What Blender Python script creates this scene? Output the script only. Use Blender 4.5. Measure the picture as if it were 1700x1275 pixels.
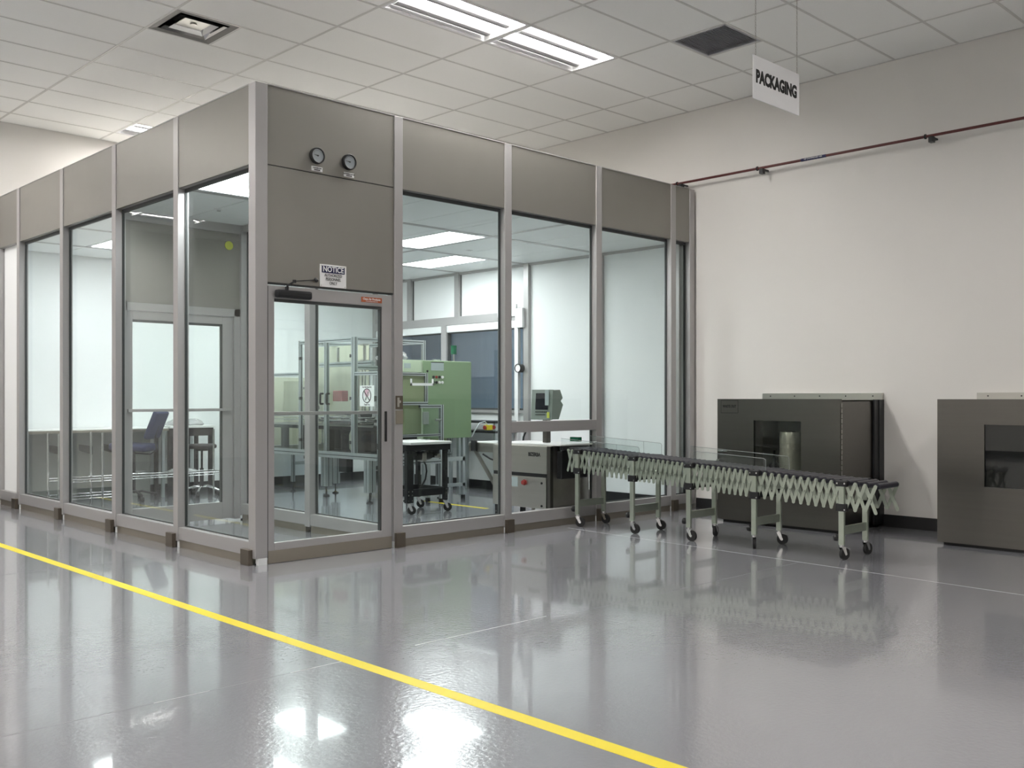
import bpy, bmesh, math, random
from mathutils import Vector, Matrix
random.seed(7)
C = bpy.context.scene
for o in list(bpy.data.objects): bpy.data.objects.remove(o)

# ------------------------------------------------------------------ camera
# world: x runs along the door face of the clean room, y along its long left face, z up
F_PX = 1638.2
cam = bpy.data.cameras.new('camera'); camo = bpy.data.objects.new('camera', cam)
C.collection.objects.link(camo); C.camera = camo
cam.sensor_fit = 'HORIZONTAL'; cam.sensor_width = 36.0; cam.lens = 36.0 * F_PX / 1700.0
cam.shift_y = 22.5 / 1700.0
camo.location = (-3.784, -6.680, 1.27)
camo.rotation_euler = (math.radians(90), 0, math.radians(45.892 - 90))
cam.clip_end = 100

# ------------------------------------------------------------------ world, exposure
w = bpy.data.worlds.new('world'); C.world = w; w.use_nodes = True
w.node_tree.nodes['Background'].inputs[0].default_value = (0.6, 0.65, 0.7, 1)
w.node_tree.nodes['Background'].inputs[1].default_value = 0.02
C.view_settings.view_transform = 'Standard'; C.view_settings.look = 'None'
C.view_settings.gamma = 1; C.view_settings.use_curve_mapping = False
C.view_settings.exposure = 1.95
LAMP_HALL = 22.5
LAMP_CLEAN = 5.6
LAMP_BEYOND = 9.0

# ------------------------------------------------------------------ materials
def newmat(name):
    m = bpy.data.materials.new(name); m.use_nodes = True
    return m, m.node_tree.nodes, m.node_tree.links, m.node_tree.nodes['Principled BSDF']
def mat(name, col, rough=0.5, metal=0.0, noise=0.0, nscale=20, bump=0.0, bscale=200, stretch=None, spec=0.5, coat=0.0, aniso=0.0):
    m, n, l, b = newmat(name)
    b.inputs['Base Color'].default_value = (*col, 1)
    b.inputs['Roughness'].default_value = rough; b.inputs['Metallic'].default_value = metal
    b.inputs['Specular IOR Level'].default_value = spec
    b.inputs['Coat Weight'].default_value = coat
    tc = n.new('ShaderNodeTexCoord'); mp = n.new('ShaderNodeMapping'); l.new(tc.outputs['Object'], mp.inputs[0])
    if stretch: mp.inputs['Scale'].default_value = stretch
    if noise:
        t = n.new('ShaderNodeTexNoise'); t.inputs['Scale'].default_value = nscale; t.inputs['Detail'].default_value = 4
        l.new(mp.outputs[0], t.inputs['Vector'])
        mx = n.new('ShaderNodeMix'); mx.data_type = 'RGBA'
        mx.inputs[6].default_value = (*[c * (1 - noise) for c in col], 1); mx.inputs[7].default_value = (*[min(1, c * (1 + noise)) for c in col], 1)
        l.new(t.outputs['Fac'], mx.inputs[0]); l.new(mx.outputs[2], b.inputs['Base Color'])
    if bump:
        t2 = n.new('ShaderNodeTexNoise'); t2.inputs['Scale'].default_value = bscale; t2.inputs['Detail'].default_value = 2
        l.new(mp.outputs[0], t2.inputs['Vector'])
        bp = n.new('ShaderNodeBump'); bp.inputs['Strength'].default_value = bump; bp.inputs['Distance'].default_value = 0.01
        l.new(t2.outputs['Fac'], bp.inputs['Height']); l.new(bp.outputs[0], b.inputs['Normal'])
    return m
def emis(name, col, s):
    m, n, l, b = newmat(name)
    b.inputs['Base Color'].default_value = (0.8, 0.8, 0.8, 1)
    b.inputs['Emission Color'].default_value = (*col, 1); b.inputs['Emission Strength'].default_value = s
    return m
def glassmat(name, tint, refl=1.0, rough=0.0, ior=1.5, haze=0.0, hazecol=(1, 1, 1)):
    m = bpy.data.materials.new(name); m.use_nodes = True; n = m.node_tree.nodes; l = m.node_tree.links
    for x in list(n): n.remove(x)
    out = n.new('ShaderNodeOutputMaterial'); tr = n.new('ShaderNodeBsdfTransparent'); gl = n.new('ShaderNodeBsdfGlossy')
    tr.inputs[0].default_value = (*tint, 1); gl.inputs['Roughness'].default_value = rough
    fr = n.new('ShaderNodeFresnel'); ge = n.new('ShaderNodeNewGeometry'); mr = n.new('ShaderNodeMapRange')
    mr.inputs['To Min'].default_value = ior; mr.inputs['To Max'].default_value = 1.0 / ior
    l.new(ge.outputs['Backfacing'], mr.inputs['Value']); l.new(mr.outputs[0], fr.inputs[0])
    mu = n.new('ShaderNodeMath'); mu.operation = 'MULTIPLY'; mu.inputs[1].default_value = refl; l.new(fr.outputs[0], mu.inputs[0])
    ms = n.new('ShaderNodeMixShader'); l.new(mu.outputs[0], ms.inputs[0])
    src = tr.outputs[0]
    if haze:
        df = n.new('ShaderNodeBsdfDiffuse'); df.inputs[0].default_value = (*hazecol, 1)
        m2 = n.new('ShaderNodeMixShader'); m2.inputs[0].default_value = haze
        l.new(tr.outputs[0], m2.inputs[1]); l.new(df.outputs[0], m2.inputs[2]); src = m2.outputs[0]
    l.new(src, ms.inputs[1]); l.new(gl.outputs[0], ms.inputs[2]); l.new(ms.outputs[0], out.inputs[0])
    return m
M = {}
M['wall'] = mat('painted_wall', (0.76, 0.74, 0.705), 0.75, bump=0.05, bscale=300)
M['tile'] = mat('ceiling_tile', (0.94, 0.94, 0.91), 0.9, noise=0.05, nscale=160, bump=0.15, bscale=500)
M['tbar'] = mat('ceiling_grid', (0.66, 0.65, 0.62), 0.45)
M['black_base'] = mat('black_vinyl', (0.012, 0.012, 0.013), 0.5)
M['alu'] = mat('satin_aluminium', (0.43, 0.42, 0.418), 0.36, 0.35)
M['alu_dark'] = mat('shadow_gasket', (0.05, 0.055, 0.055), 0.5)  # near-black colour of gaskets, joints and window frames
M['panel'] = mat('brushed_panel', (0.29, 0.28, 0.255), 0.40, 0.55, noise=0.05, nscale=3, bump=0.012, bscale=6)
M['strip'] = mat('kick_strip', (0.33, 0.30, 0.25), 0.4, 0.7)
M['bracket'] = mat('bronze_bracket', (0.17, 0.145, 0.115), 0.35, 0.8)
M['whitepanel'] = mat('white_panel', (0.86, 0.88, 0.88), 0.5, noise=0.015, nscale=2)
M['white'] = mat('white_plastic', (0.82, 0.82, 0.82), 0.5)
M['whiteblock'] = mat('white_block', (0.85, 0.87, 0.87), 0.6)
M['black'] = mat('black_plastic', (0.012, 0.012, 0.013), 0.4)
M['blackmetal'] = mat('black_steel', (0.02, 0.021, 0.023), 0.4, 0.3)
M['rubber'] = mat('rubber', (0.012, 0.012, 0.012), 0.7)
M['steel'] = mat('dark_stainless', (0.155, 0.148, 0.135), 0.30, 1.0, noise=0.06, nscale=30, stretch=(1, .03, 1), bump=0.02, bscale=90)
M['stainless'] = mat('stainless', (0.55, 0.54, 0.50), 0.28, 1.0, noise=0.08, nscale=20, stretch=(1, .05, 1))
M['chrome'] = mat('chrome', (0.8, 0.8, 0.8), 0.12, 1.0)
M['zinc'] = mat('zinc_plate', (0.46, 0.51, 0.43), 0.32, 0.75, noise=0.10, nscale=14)
M['profile'] = mat('extrusion', (0.50, 0.54, 0.55), 0.35, 0.75)
M['groove'] = mat('extrusion_slot', (0.03, 0.035, 0.035), 0.5)
M['green'] = mat('sage_green_paint', (0.235, 0.345, 0.195), 0.45)
M['palegreen'] = mat('pale_green_paint', (0.50, 0.60, 0.44), 0.45)
M['cream'] = mat('cream_board', (0.58, 0.585, 0.45), 0.5)
M['olive'] = mat('olive_board', (0.24, 0.29, 0.16), 0.5)
M['yellow'] = mat('yellow_tape', (0.80, 0.66, 0.02), 0.45)
M['yellowgreen'] = mat('yellow_label', (0.65, 0.70, 0.10), 0.5)
M['roller'] = mat('roller_pvc', (0.028, 0.028, 0.038), 0.35)
M['pipe'] = mat('pipe_paint', (0.10, 0.02, 0.018), 0.4)
M['blue'] = mat('blue_fabric', (0.010, 0.016, 0.07), 0.8, bump=0.2, bscale=400)
M['darkseat'] = mat('dark_vinyl', (0.03, 0.022, 0.025), 0.5)
M['red'] = mat('red_paint', (0.30, 0.035, 0.03), 0.4)
M['orange'] = mat('orange_tag', (0.42, 0.10, 0.03), 0.5)
M['navy'] = mat('navy_print', (0.008, 0.010, 0.07), 0.5)
M['ink'] = mat('black_print', (0.005, 0.005, 0.005), 0.6)
M['pink'] = mat('pink_print', (0.75, 0.45, 0.55), 0.6)
M['paper'] = mat('paper', (0.90, 0.90, 0.90), 0.7)
M['cyanlabel'] = mat('pale_label', (0.40, 0.47, 0.47), 0.6)
M['greenlens'] = mat('green_lens', (0.005, 0.11, 0.05), 0.25)
M['grille'] = mat('grille_dark', (0.50, 0.50, 0.52), 0.6)
M['hmi'] = mat('terminal_case', (0.26, 0.30, 0.27), 0.5)
M['screen'] = mat('screen_glass', (0.01, 0.012, 0.02), 0.15)
M['bluegrey'] = mat('blue_grey_cladding', (0.27, 0.31, 0.355), 0.5, noise=0.12, nscale=5, stretch=(1, 6, .05))
M['tabletop'] = mat('worktop_laminate', (0.78, 0.79, 0.77), 0.35)
M['bag'] = glassmat('clear_bag', (0.9, 0.9, 0.9), 1.3, 0.2, haze=0.35, hazecol=(0.8, 0.8, 0.8))
M['sack'] = mat('silver_foil', (0.75, 0.75, 0.62), 0.25, 0.45, bump=0.9, bscale=14)
M['glass'] = glassmat('wall_glass', (0.953, 0.98, 0.97), 0.75)
M['darkglass'] = glassmat('window_glass', (0.88, 0.92, 0.95), 1.2)
M['smoke'] = glassmat('smoked_glass', (0.80, 0.81, 0.80), 1.1)
M['acrylic'] = glassmat('clear_acrylic', (0.955, 0.975, 0.97), 0.9)
M['acryledge'] = glassmat('acrylic_edge', (0.55, 0.62, 0.60), 1.0, haze=0.35, hazecol=(0.8, 0.85, 0.85))
M['greyboard'] = mat('grey_board', (0.36, 0.375, 0.35), 0.5)  # flat grey standing in for shade below the long worktop
M['roof'] = mat('roof_sheet', (0.24, 0.24, 0.235), 0.6)
M['basket'] = mat('perforated_basket', (0.30, 0.30, 0.305), 0.6)
M['duct_grey'] = mat('dull_galvanised', (0.16, 0.155, 0.145), 0.5, 0.2)
M['dial'] = mat('gauge_dial', (0.62, 0.63, 0.68), 0.5)
M['lamp_hall'] = emis('hall_tube', (1.0, 0.965, 0.93), LAMP_HALL)
M['lamp_clean'] = emis('clean_lens', (0.96, 0.985, 1.0), LAMP_CLEAN)
M['lamp_beyond'] = emis('far_lens', (0.8, 0.9, 1.0), LAMP_BEYOND)
M['stool_red'] = mat('lilac_plastic', (0.4, 0.32, 0.42), 0.4)

def floor_mat():
    m, n, l, b = newmat('epoxy_floor')
    tc = n.new('ShaderNodeTexCoord')
    def noise(s, d=3):
        t = n.new('ShaderNodeTexNoise'); t.inputs['Scale'].default_value = s; t.inputs['Detail'].default_value = d
        l.new(tc.outputs['Object'], t.inputs['Vector']); return t
    a = noise(0.8); mx = n.new('ShaderNodeMix'); mx.data_type = 'RGBA'
    mx.inputs[6].default_value = (0.25, 0.252, 0.275, 1); mx.inputs[7].default_value = (0.29, 0.293, 0.315, 1)
    l.new(a.outputs['Fac'], mx.inputs[0])
    fine = noise(220, 2); mx2 = n.new('ShaderNodeMix'); mx2.data_type = 'RGBA'; mx2.blend_type = 'MULTIPLY'; mx2.inputs[0].default_value = 0.12
    l.new(mx.outputs[2], mx2.inputs[6]); l.new(fine.outputs['Color'], mx2.inputs[7]); l.new(mx2.outputs[2], b.inputs['Base Color'])
    b.inputs['Roughness'].default_value = 0.17; b.inputs['Specular IOR Level'].default_value = 0.9
    b.inputs['Coat Weight'].default_value = 0.6; b.inputs['Coat Roughness'].default_value = 0.05
    b1 = n.new('ShaderNodeBump'); b1.inputs['Strength'].default_value = 0.13; b1.inputs['Distance'].default_value = 0.01
    p = noise(45, 2); l.new(p.outputs['Fac'], b1.inputs['Height'])
    b2 = n.new('ShaderNodeBump'); b2.inputs['Strength'].default_value = 0.07; b2.inputs['Distance'].default_value = 0.03
    q = noise(2.5, 2); l.new(q.outputs['Fac'], b2.inputs['Height']); l.new(b1.outputs[0], b2.inputs['Normal'])
    l.new(b2.outputs[0], b.inputs['Normal'])
    return m
M['floor'] = floor_mat()

# ------------------------------------------------------------------ geometry helpers
class MB:
    def __init__(s): s.v = []; s.f = []; s.sm = []
    def add(s, vs, fs, smooth=False):
        k = len(s.v); s.v += [tuple(v) for v in vs]
        s.f += [tuple(i + k for i in f) for f in fs]; s.sm += [smooth] * len(fs); return s
    def box(s, x0, x1, y0, y1, z0, z1, b=0.0):
        x0, x1 = sorted((x0, x1)); y0, y1 = sorted((y0, y1)); z0, z1 = sorted((z0, z1))
        if b <= 0:
            vs = [(x, y, z) for x in (x0, x1) for y in (y0, y1) for z in (z0, z1)]
            return s.add(vs, [(0, 1, 3, 2), (4, 6, 7, 5), (0, 4, 5, 1), (2, 3, 7, 6), (0, 2, 6, 4), (1, 5, 7, 3)])
        b = min(b, (x1 - x0) * .45, (y1 - y0) * .45, (z1 - z0) * .45)
        bm = bmesh.new(); r = bmesh.ops.create_cube(bm, size=1)
        for v in bm.verts:
            v.co = Vector(((x0 + x1) / 2 + v.co.x * (x1 - x0), (y0 + y1) / 2 + v.co.y * (y1 - y0), (z0 + z1) / 2 + v.co.z * (z1 - z0)))
        bmesh.ops.bevel(bm, geom=bm.edges[:], offset=b, segments=2, profile=0.6, affect='EDGES')
        return s.frombm(bm)
    def frombm(s, bm, smooth=False):
        bm.verts.index_update()
        s.add([v.co[:] for v in bm.verts], [[v.index for v in f.verts] for f in bm.faces], smooth); bm.free(); return s
    def cyl(s, p0, p1, r, n=16, r2=None, caps=True):
        p0 = Vector(p0); p1 = Vector(p1); r2 = r if r2 is None else r2
        d = (p1 - p0).normalized(); a = d.orthogonal().normalized(); c = d.cross(a)
        vs = []
        for p, rr in ((p0, r), (p1, r2)):
            for i in range(n):
                t = 2 * math.pi * i / n; vs.append(p + a * math.cos(t) * rr + c * math.sin(t) * rr)
        s.add(vs, [(i, (i + 1) % n, n + (i + 1) % n, n + i) for i in range(n)], True)
        if caps: s.add(vs, [tuple(range(n))[::-1], tuple(range(n, 2 * n))])
        return s
    def tube(s, pts, r, n=8):
        pts = [Vector(p) for p in pts]; rings = []; prev = None
        for i, p in enumerate(pts):
            d = (pts[min(i + 1, len(pts) - 1)] - pts[max(i - 1, 0)]).normalized()
            a = (prev - d * prev.dot(d)).normalized() if prev else d.orthogonal().normalized()
            prev = a; c = d.cross(a)
            rings.append([p + a * math.cos(2 * math.pi * k / n) * r + c * math.sin(2 * math.pi * k / n) * r for k in range(n)])
        vs = [v for q in rings for v in q]; fs = []
        for i in range(len(pts) - 1):
            for k in range(n): fs.append((i * n + k, i * n + (k + 1) % n, (i + 1) * n + (k + 1) % n, (i + 1) * n + k))
        s.add(vs, fs, True); m = len(vs)
        s.add(vs, [tuple(range(n))[::-1], tuple(range(m - n, m))]); return s
    def torus(s, c, ax, R, r, n=24, m=8, a0=0, a1=2 * math.pi):
        c = Vector(c); ax = Vector(ax).normalized(); u = ax.orthogonal().normalized(); w_ = ax.cross(u)
        full = abs(a1 - a0) > 6.28; pts = []
        return s.tubeclosed([c + u * math.cos(a0 + (a1 - a0) * i / n) * R + w_ * math.sin(a0 + (a1 - a0) * i / n) * R for i in range(n + (0 if full else 1))], r, m, full)
    def tubeclosed(s, pts, r, n, closed):
        if not closed: return s.tube(pts, r, n)
        N = len(pts); vs = []; ctr = sum(pts, Vector()) / N
        for i, p in enumerate(pts):
            d = (pts[(i + 1) % N] - pts[i - 1]).normalized(); a = (p - ctr).normalized(); c = d.cross(a)
            vs += [p + a * math.cos(2 * math.pi * k / n) * r + c * math.sin(2 * math.pi * k / n) * r for k in range(n)]
        fs = [(i * n + k, i * n + (k + 1) % n, ((i + 1) % N) * n + (k + 1) % n, ((i + 1) % N) * n + k) for i in range(N) for k in range(n)]
        return s.add(vs, fs, True)
    def prism(s, pts, d):      # planar outline (3d points) extruded by vector d
        pts = [Vector(p) for p in pts]; d = Vector(d); n = len(pts)
        vs = pts + [p + d for p in pts]
        return s.add(vs, [tuple(range(n))[::-1], tuple(range(n, 2 * n))] + [(i, (i + 1) % n, n + (i + 1) % n, n + i) for i in range(n)])
    def bar(s, p0, p1, wd, th, nrm):   # flat link with round ends
        p0 = Vector(p0); p1 = Vector(p1); nrm = Vector(nrm).normalized()
        d = (p1 - p0).normalized(); c = nrm.cross(d); pts = []
        for k in range(9):
            t = -math.pi / 2 + math.pi * k / 8; pts.append(p1 + d * math.cos(t) * wd / 2 + c * math.sin(t) * wd / 2)
        for k in range(9):
            t = math.pi / 2 + math.pi * k / 8; pts.append(p0 + d * math.cos(t) * wd / 2 + c * math.sin(t) * wd / 2)
        return s.prism(pts, nrm * th)
    def beam(s, p0, p1, wd, ht, b=0.0):   # rectangular bar between two points
        p0 = Vector(p0); p1 = Vector(p1); d = (p1 - p0).normalized()
        up = Vector((0, 0, 1)) if abs(d.z) < .95 else Vector((1, 0, 0))
        a = d.cross(up).normalized(); c = a.cross(d)
        o = [p0 + a * i * wd / 2 + c * j * ht / 2 for i, j in ((-1, -1), (1, -1), (1, 1), (-1, 1))]
        return s.prism(o, p1 - p0)
OFF = {}
def link(o): C.collection.objects.link(o); return o
def build(name, mb, m, parent=None, smooth=None):
    off = Vector(OFF.get(parent.name, (0, 0, 0))) if parent else Vector((0, 0, 0))
    me = bpy.data.meshes.new(name); me.from_pydata([tuple(Vector(v) - off) for v in mb.v], [], mb.f)
    me.materials.append(m); me.polygons.foreach_set('use_smooth', mb.sm); me.validate(); me.update()
    bm = bmesh.new(); bm.from_mesh(me); bmesh.ops.recalc_face_normals(bm, faces=bm.faces[:]); bm.to_mesh(me); bm.free()
    o = link(bpy.data.objects.new(name, me))
    if parent: o.parent = parent; OFF[o.name] = off
    return o
def tag(o, label=None, cat=None, group=None, kind=None):
    if label: o['label'] = label
    if cat: o['category'] = cat
    if group: o['group'] = group
    if kind: o['kind'] = kind
    return o
def thing(name, loc, label, cat, group=None, kind=None):
    o = link(bpy.data.objects.new(name, None)); o.empty_display_size = .1
    o.location = loc; OFF[o.name] = Vector(loc); return tag(o, label, cat, group, kind)
def struct(name, mb, m, parent=None):
    o = build(name, mb, m, parent)
    if not parent: o['kind'] = 'structure'
    return o
def tree_copy(o, parent=None, loc=None):
    c = o.copy(); link(c)
    if parent: c.parent = parent
    if loc is not None: c.location = loc; OFF[c.name] = Vector(loc)
    for ch in list(o.children): tree_copy(ch, c)
    return c
def text(name, s, size, origin, xdir, updir, m, parent=None, sx=1.0, depth=0.0008, align='CENTER', bold=0.0, spacing=1.0):
    cu = bpy.data.curves.new('t', 'FONT'); cu.body = s; cu.size = size; cu.align_x = align; cu.align_y = 'CENTER'
    cu.extrude = depth; cu.offset = bold; cu.resolution_u = 3; cu.space_character = spacing
    t = bpy.data.objects.new('t', cu); link(t); dg = bpy.context.evaluated_depsgraph_get()
    me = bpy.data.meshes.new_from_object(t.evaluated_get(dg)); bpy.data.objects.remove(t)
    X = Vector(xdir).normalized(); U = Vector(updir).normalized(); N = X.cross(U)
    mt = Matrix(((X.x, U.x, N.x), (X.y, U.y, N.y), (X.z, U.z, N.z)))
    off = Vector(OFF.get(parent.name, (0, 0, 0))) if parent else Vector()
    for v in me.vertices: v.co = mt @ Vector((v.co.x * sx, v.co.y, v.co.z)) + Vector(origin) - off
    me.materials.clear(); me.materials.append(m)
    o = link(bpy.data.objects.new(name, me))
    if parent: o.parent = parent; OFF[o.name] = off
    return o

# ------------------------------------------------------------------ hall shell
WX = 5.65      # inner face of right wall
BY = 6.09      # inner face of back wall
HC = 4.58      # hall ceiling
x_grid0, x_p = 0.010, 1.212
y_grid0, y_p = 0.105, 0.613
XL, YF, YB = -9.0, -13.0, 12.5
struct('floor', MB().box(XL - .2, 9.2, YF - .2, YB + .2, -0.2, 0), M['floor'])
wr = MB(); ZW0, ZW1, YW0, YW1 = 1.10, 2.22, 2.80, 5.88
wr.box(WX, WX + .15, YF, YW0, 0, HC + .3); wr.box(WX, WX + .15, YW1, YB, 0, HC + .3)
wr.box(WX, WX + .15, YW0, YW1, 0, ZW0); wr.box(WX, WX + .15, YW0, YW1, ZW1, HC + .3)
struct('wall_right', wr, M['wall'])
struct('wall_back', MB().box(-1.35, WX, BY, BY + .15, 0, HC + .3), M['wall'])
struct('wall_far', MB().box(XL - .15, WX, YB, YB + .15, 0, HC + .3), M['wall'])
struct('wall_left', MB().box(XL - .15, XL, YF, YB, 0, HC + .3), M['wall'])
struct('wall_front', MB().box(XL - .15, WX + .15, YF - .15, YF, 0, HC + .3), M['wall'])
struct('baseboard_right', MB().box(WX - .012, WX, YF, 0.0, 0, .118, .003), M['black_base'])
struct('baseboard_back', MB().box(-1.35, -.02, BY - .012, BY, 0, .118, .003), M['black_base'])
struct('baseboard_left', MB().box(XL, XL + .012, YF, YB, 0, .118, .003), M['black_base'])

# light fixtures (cell indices on the ceiling grid): i -> x, j -> y
def cx(i): return x_grid0 + x_p * i
def cy(j): return y_grid0 + y_p * j
troffers = [(i, j) for j in (-1, 8) for i in (1, 2)] + [(i, -1) for i in (-3, -2)] + [(i, 8) for i in (-3, -2)] \
    + [(i, -10) for i in (-3, -2)] + [(i, 17) for i in (-4, -3)] + [(i, j) for j in (-1, 8, -10) for i in (-7, -6)] + [(2, 4), (1, -12), (2, -12)]  # troffer over the clean room is added unseen, its bounce brightens the ceiling
tile = MB(); skip = set(troffers)
half = {(0, 2): 'L', (0, 3): None}
dif_c = (0, 2)       # supply diffuser, first half of the cell
gri_c = (3, -3)      # return grille, first half of the cell
i0, i1, j0, j1 = int((XL - x_grid0) // x_p), int((WX - x_grid0) // x_p) + 1, int((YF - y_grid0) // y_p), int((YB - y_grid0) // y_p) + 1
for i in range(i0, i1):
    for j in range(j0, j1):
        xa, xb, ya, yb = max(cx(i), XL), min(cx(i + 1), WX), max(cy(j), YF), min(cy(j + 1), YB)
        if xb <= xa or yb <= ya: continue
        if (i, j) in skip: continue
        if (i, j) in (dif_c, gri_c): xa = (xa + xb) / 2
        tile.box(xa, xb, ya, yb, HC, HC + .015)
struct('ceiling', tile, M['tile'])
struct('trim_1', (lambda g: ([g.box(cx(i) - .012, cx(i) + .012, YF, YB, HC - .003, HC + .004) for i in range(i0 + 1, i1)],
    [g.box(XL, WX, cy(j) - .012, cy(j) + .012, HC - .0028, HC + .004) for j in range(j0 + 1, j1)],
    [g.box(cx(i) + x_p / 2 - .012, cx(i) + x_p / 2 + .012, cy(j), cy(j + 1), HC - .003, HC + .004) for i, j in (dif_c, gri_c)],
    g.box(WX - .022, WX, YF, BY, HC - .003, HC + .004), g.box(-1.35, WX, BY - .022, BY, HC - .003, HC + .004), g)[-1])(MB()), M['tbar'])
struct('trim_2', MB().box(XL - .1, WX + .1, YF - .1, YB + .1, HC + .30, HC + .34), M['tile'])   # slab above the tiles

def troffer(i, j, label, first=[None]):
    xa, xb, ya, yb = cx(i) + .012, cx(i + 1) - .012, cy(j) + .012, cy(j + 1) - .012
    if first[0] is not None:
        o = tree_copy(first[0], None, ((xa + xb) / 2, (ya + yb) / 2, HC)); o['label'] = label; return o
    r = thing('ceiling_light', ((xa + xb) / 2, (ya + yb) / 2, HC), label, 'light', 'fluorescent troffers in the hall ceiling')
    f = MB(); t = .022
    f.box(xa, xb, ya, ya + t, HC - .004, HC + .05); f.box(xa, xb, yb - t, yb, HC - .004, HC + .05)
    f.box(xa, xa + t, ya, yb, HC - .004, HC + .05); f.box(xb - t, xb, ya, yb, HC - .004, HC + .05)
    build('frame', f, M['white'], r)
    build('reflector_pan', MB().box(xa, xb, ya, yb, HC + .07, HC + .08), M['basket'], r)
    W_ = yb - ya
    for k in (0, 1):
        y0 = ya + .04 + k * (W_ - .08) / 2
        # perforated basket next to each lamp
        b = MB(); ctr = y0 + .178; n = 7; pts = []
        for q in range(n + 1):
            t_ = math.pi * q / n; pts.append((xa + .06, ctr - math.cos(t_) * .06, HC + .045 - math.sin(t_) * .035))
        b.prism(pts, (xb - xa - .12, 0, 0)); build('basket', b, M['basket'], r)
        build('lamp_tube', MB().box(xa + .04, xb - .04, y0 + .018, y0 + .095, HC + .035, HC + .045), M['lamp_hall'], r)
    first[0] = r; return r
names = {(1, -1): 'bright two-lamp troffer cut by the top edge, nearer of the lit pair', (2, -1): 'bright two-lamp troffer whole in view above the clean room door side',
         (1, 8): 'distant lit troffer peeking over the left face spandrels', (2, 8): 'lit troffer hidden behind the clean room roof by the back wall'}
order = [(2, -1)] + [t for t in troffers if t != (2, -1)]
for i, j in order:
    troffer(i, j, names.get((i, j), 'two-lamp hall troffer out of the picture, %s side, %s' % (('left', 'right')[i > -1], {-1: 'middle row', 4: 'over the clean room roof', 8: 'rear row', -10: 'behind the camera', -12: 'far right front', 17: 'far end', -19: 'near end'}[j])))

# supply diffuser and return grille
xa, xb, ya, yb = cx(0) + .012, cx(0) + x_p / 2 - .012, cy(2) + .012, cy(3) - .012
r = thing('air_diffuser', ((xa + xb) / 2, (ya + yb) / 2, HC), 'square bare metal air diffuser with stepped cone in the ceiling at upper left', 'vent')
f = MB(); cxm, cym = (xa + xb) / 2, (ya + yb) / 2; hw = (xb - xa) / 2
def sq_ring(mb, h0, h1, z0, z1, th=.002):
    a = [(cxm - h0, cym - h0, z0), (cxm + h0, cym - h0, z0), (cxm + h0, cym + h0, z0), (cxm - h0, cym + h0, z0)]
    b = [(cxm - h1, cym - h1, z1), (cxm + h1, cym - h1, z1), (cxm + h1, cym + h1, z1), (cxm - h1, cym + h1, z1)]
    up = lambda q: [(x, y, z + th) for x, y, z in q]
    mb.add(a + b + up(a) + up(b), [(k, (k + 1) % 4, 4 + (k + 1) % 4, 4 + k) for k in range(4)] + [(8 + k, 8 + (k + 1) % 4, 12 + (k + 1) % 4, 12 + k) for k in range(4)])
sq_ring(f, hw, hw - .06, HC - .004, HC + .006); build('outer_frame', f, M['duct_grey'], r)
f = MB(); sq_ring(f, hw - .06, hw - .075, HC + .004, HC + .10); build('neck', f, M['blackmetal'], r)
f = MB(); sq_ring(f, hw - .075, hw - .11, HC - .004, HC + .06); build('outer_cone', f, M['chrome'], r)
f = MB(); sq_ring(f, hw - .13, hw - .17, HC + .002, HC + .05); build('inner_cone', f, M['chrome'], r)
build('core_plate', MB().box(cxm - .12, cxm + .12, cym - .12, cym + .12, HC + .03, HC + .034).cyl((cxm, cym, HC + .02), (cxm, cym, HC + .034), .03), M['stainless'], r)
build('duct_box', MB().box(xa, xb, ya, yb, HC + .12, HC + .13), M['blackmetal'], r)
xa, xb, ya, yb = cx(3) + .012, cx(3) + x_p / 2 - .012, cy(-3) + .012, cy(-2) - .012
r = thing('return_grille', ((xa + xb) / 2, (ya + yb) / 2, HC), 'square dark grey louvred return air grille in the ceiling behind the hanging sign', 'vent')
build('backing', MB().box(xa, xb, ya, yb, HC + .03, HC + .035), M['grille'], r)
f = MB(); 
for a, b_, c, d in ((xa, xb, ya, ya + .02), (xa, xb, yb - .02, yb), (xa, xa + .02, ya, yb), (xb - .02, xb, ya, yb)): f.box(a, b_, c, d, HC - .003, HC + .02)
build('frame', f, M['grille'], r)
f = MB()
for k in range(26):
    y = ya + .02 + (yb - ya - .04) * (k + .5) / 26
    f.prism([(xa + .02, y - .009, HC), (xa + .02, y - .007, HC), (xa + .02, y + .009, HC + .015), (xa + .02, y + .007, HC + .015)], (xb - xa - .04, 0, 0))
build('louvre_blades', f, M['grille'], r)

# ------------------------------------------------------------------ floor markings
tag(build('floor_tape', MB().box(-1.070, -.995, YF + .1, BY - .05, 0, .0006), M['yellow']), 'long yellow line of tape running down the open grey floor', 'tape')
tag(build('floor_tape', MB().box(3.83, 3.905, 1.62, 2.85, 0, .0006), M['yellow']), 'short yellow tape stripe on the floor inside the clean room', 'tape')
M['seam_light'] = mat('joint_filler', (0.62, 0.62, 0.62), 0.5)
M['seam_dark'] = mat('joint_dark', (0.22, 0.22, 0.23), 0.5)
struct('trim_3', MB().prism([(3.30, -.15, 0), (3.306, -.15, 0), (2.96, -4.9, 0), (2.954, -4.9, 0)], (0, 0, .0005)), M['seam_light'])
struct('trim_4', MB().box(-.62, .35, -2.705, -2.700, 0, .0005).box(-1.35, -1.07, -2.702, -2.698, 0, .0005).box(-2.0, -1.75, -2.702, -2.698, 0, .0005), M['seam_light'])
struct('trim_5', MB().box(-5, -1.07, -2.7005, -2.697, 0, .0004).box(.35, 3.1, -2.76, -2.756, 0, .0004), M['seam_dark'])
struct('trim_6', MB().box(-1.6, -.35, .924, .928, 0, .0004), M['seam_dark'])

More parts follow.
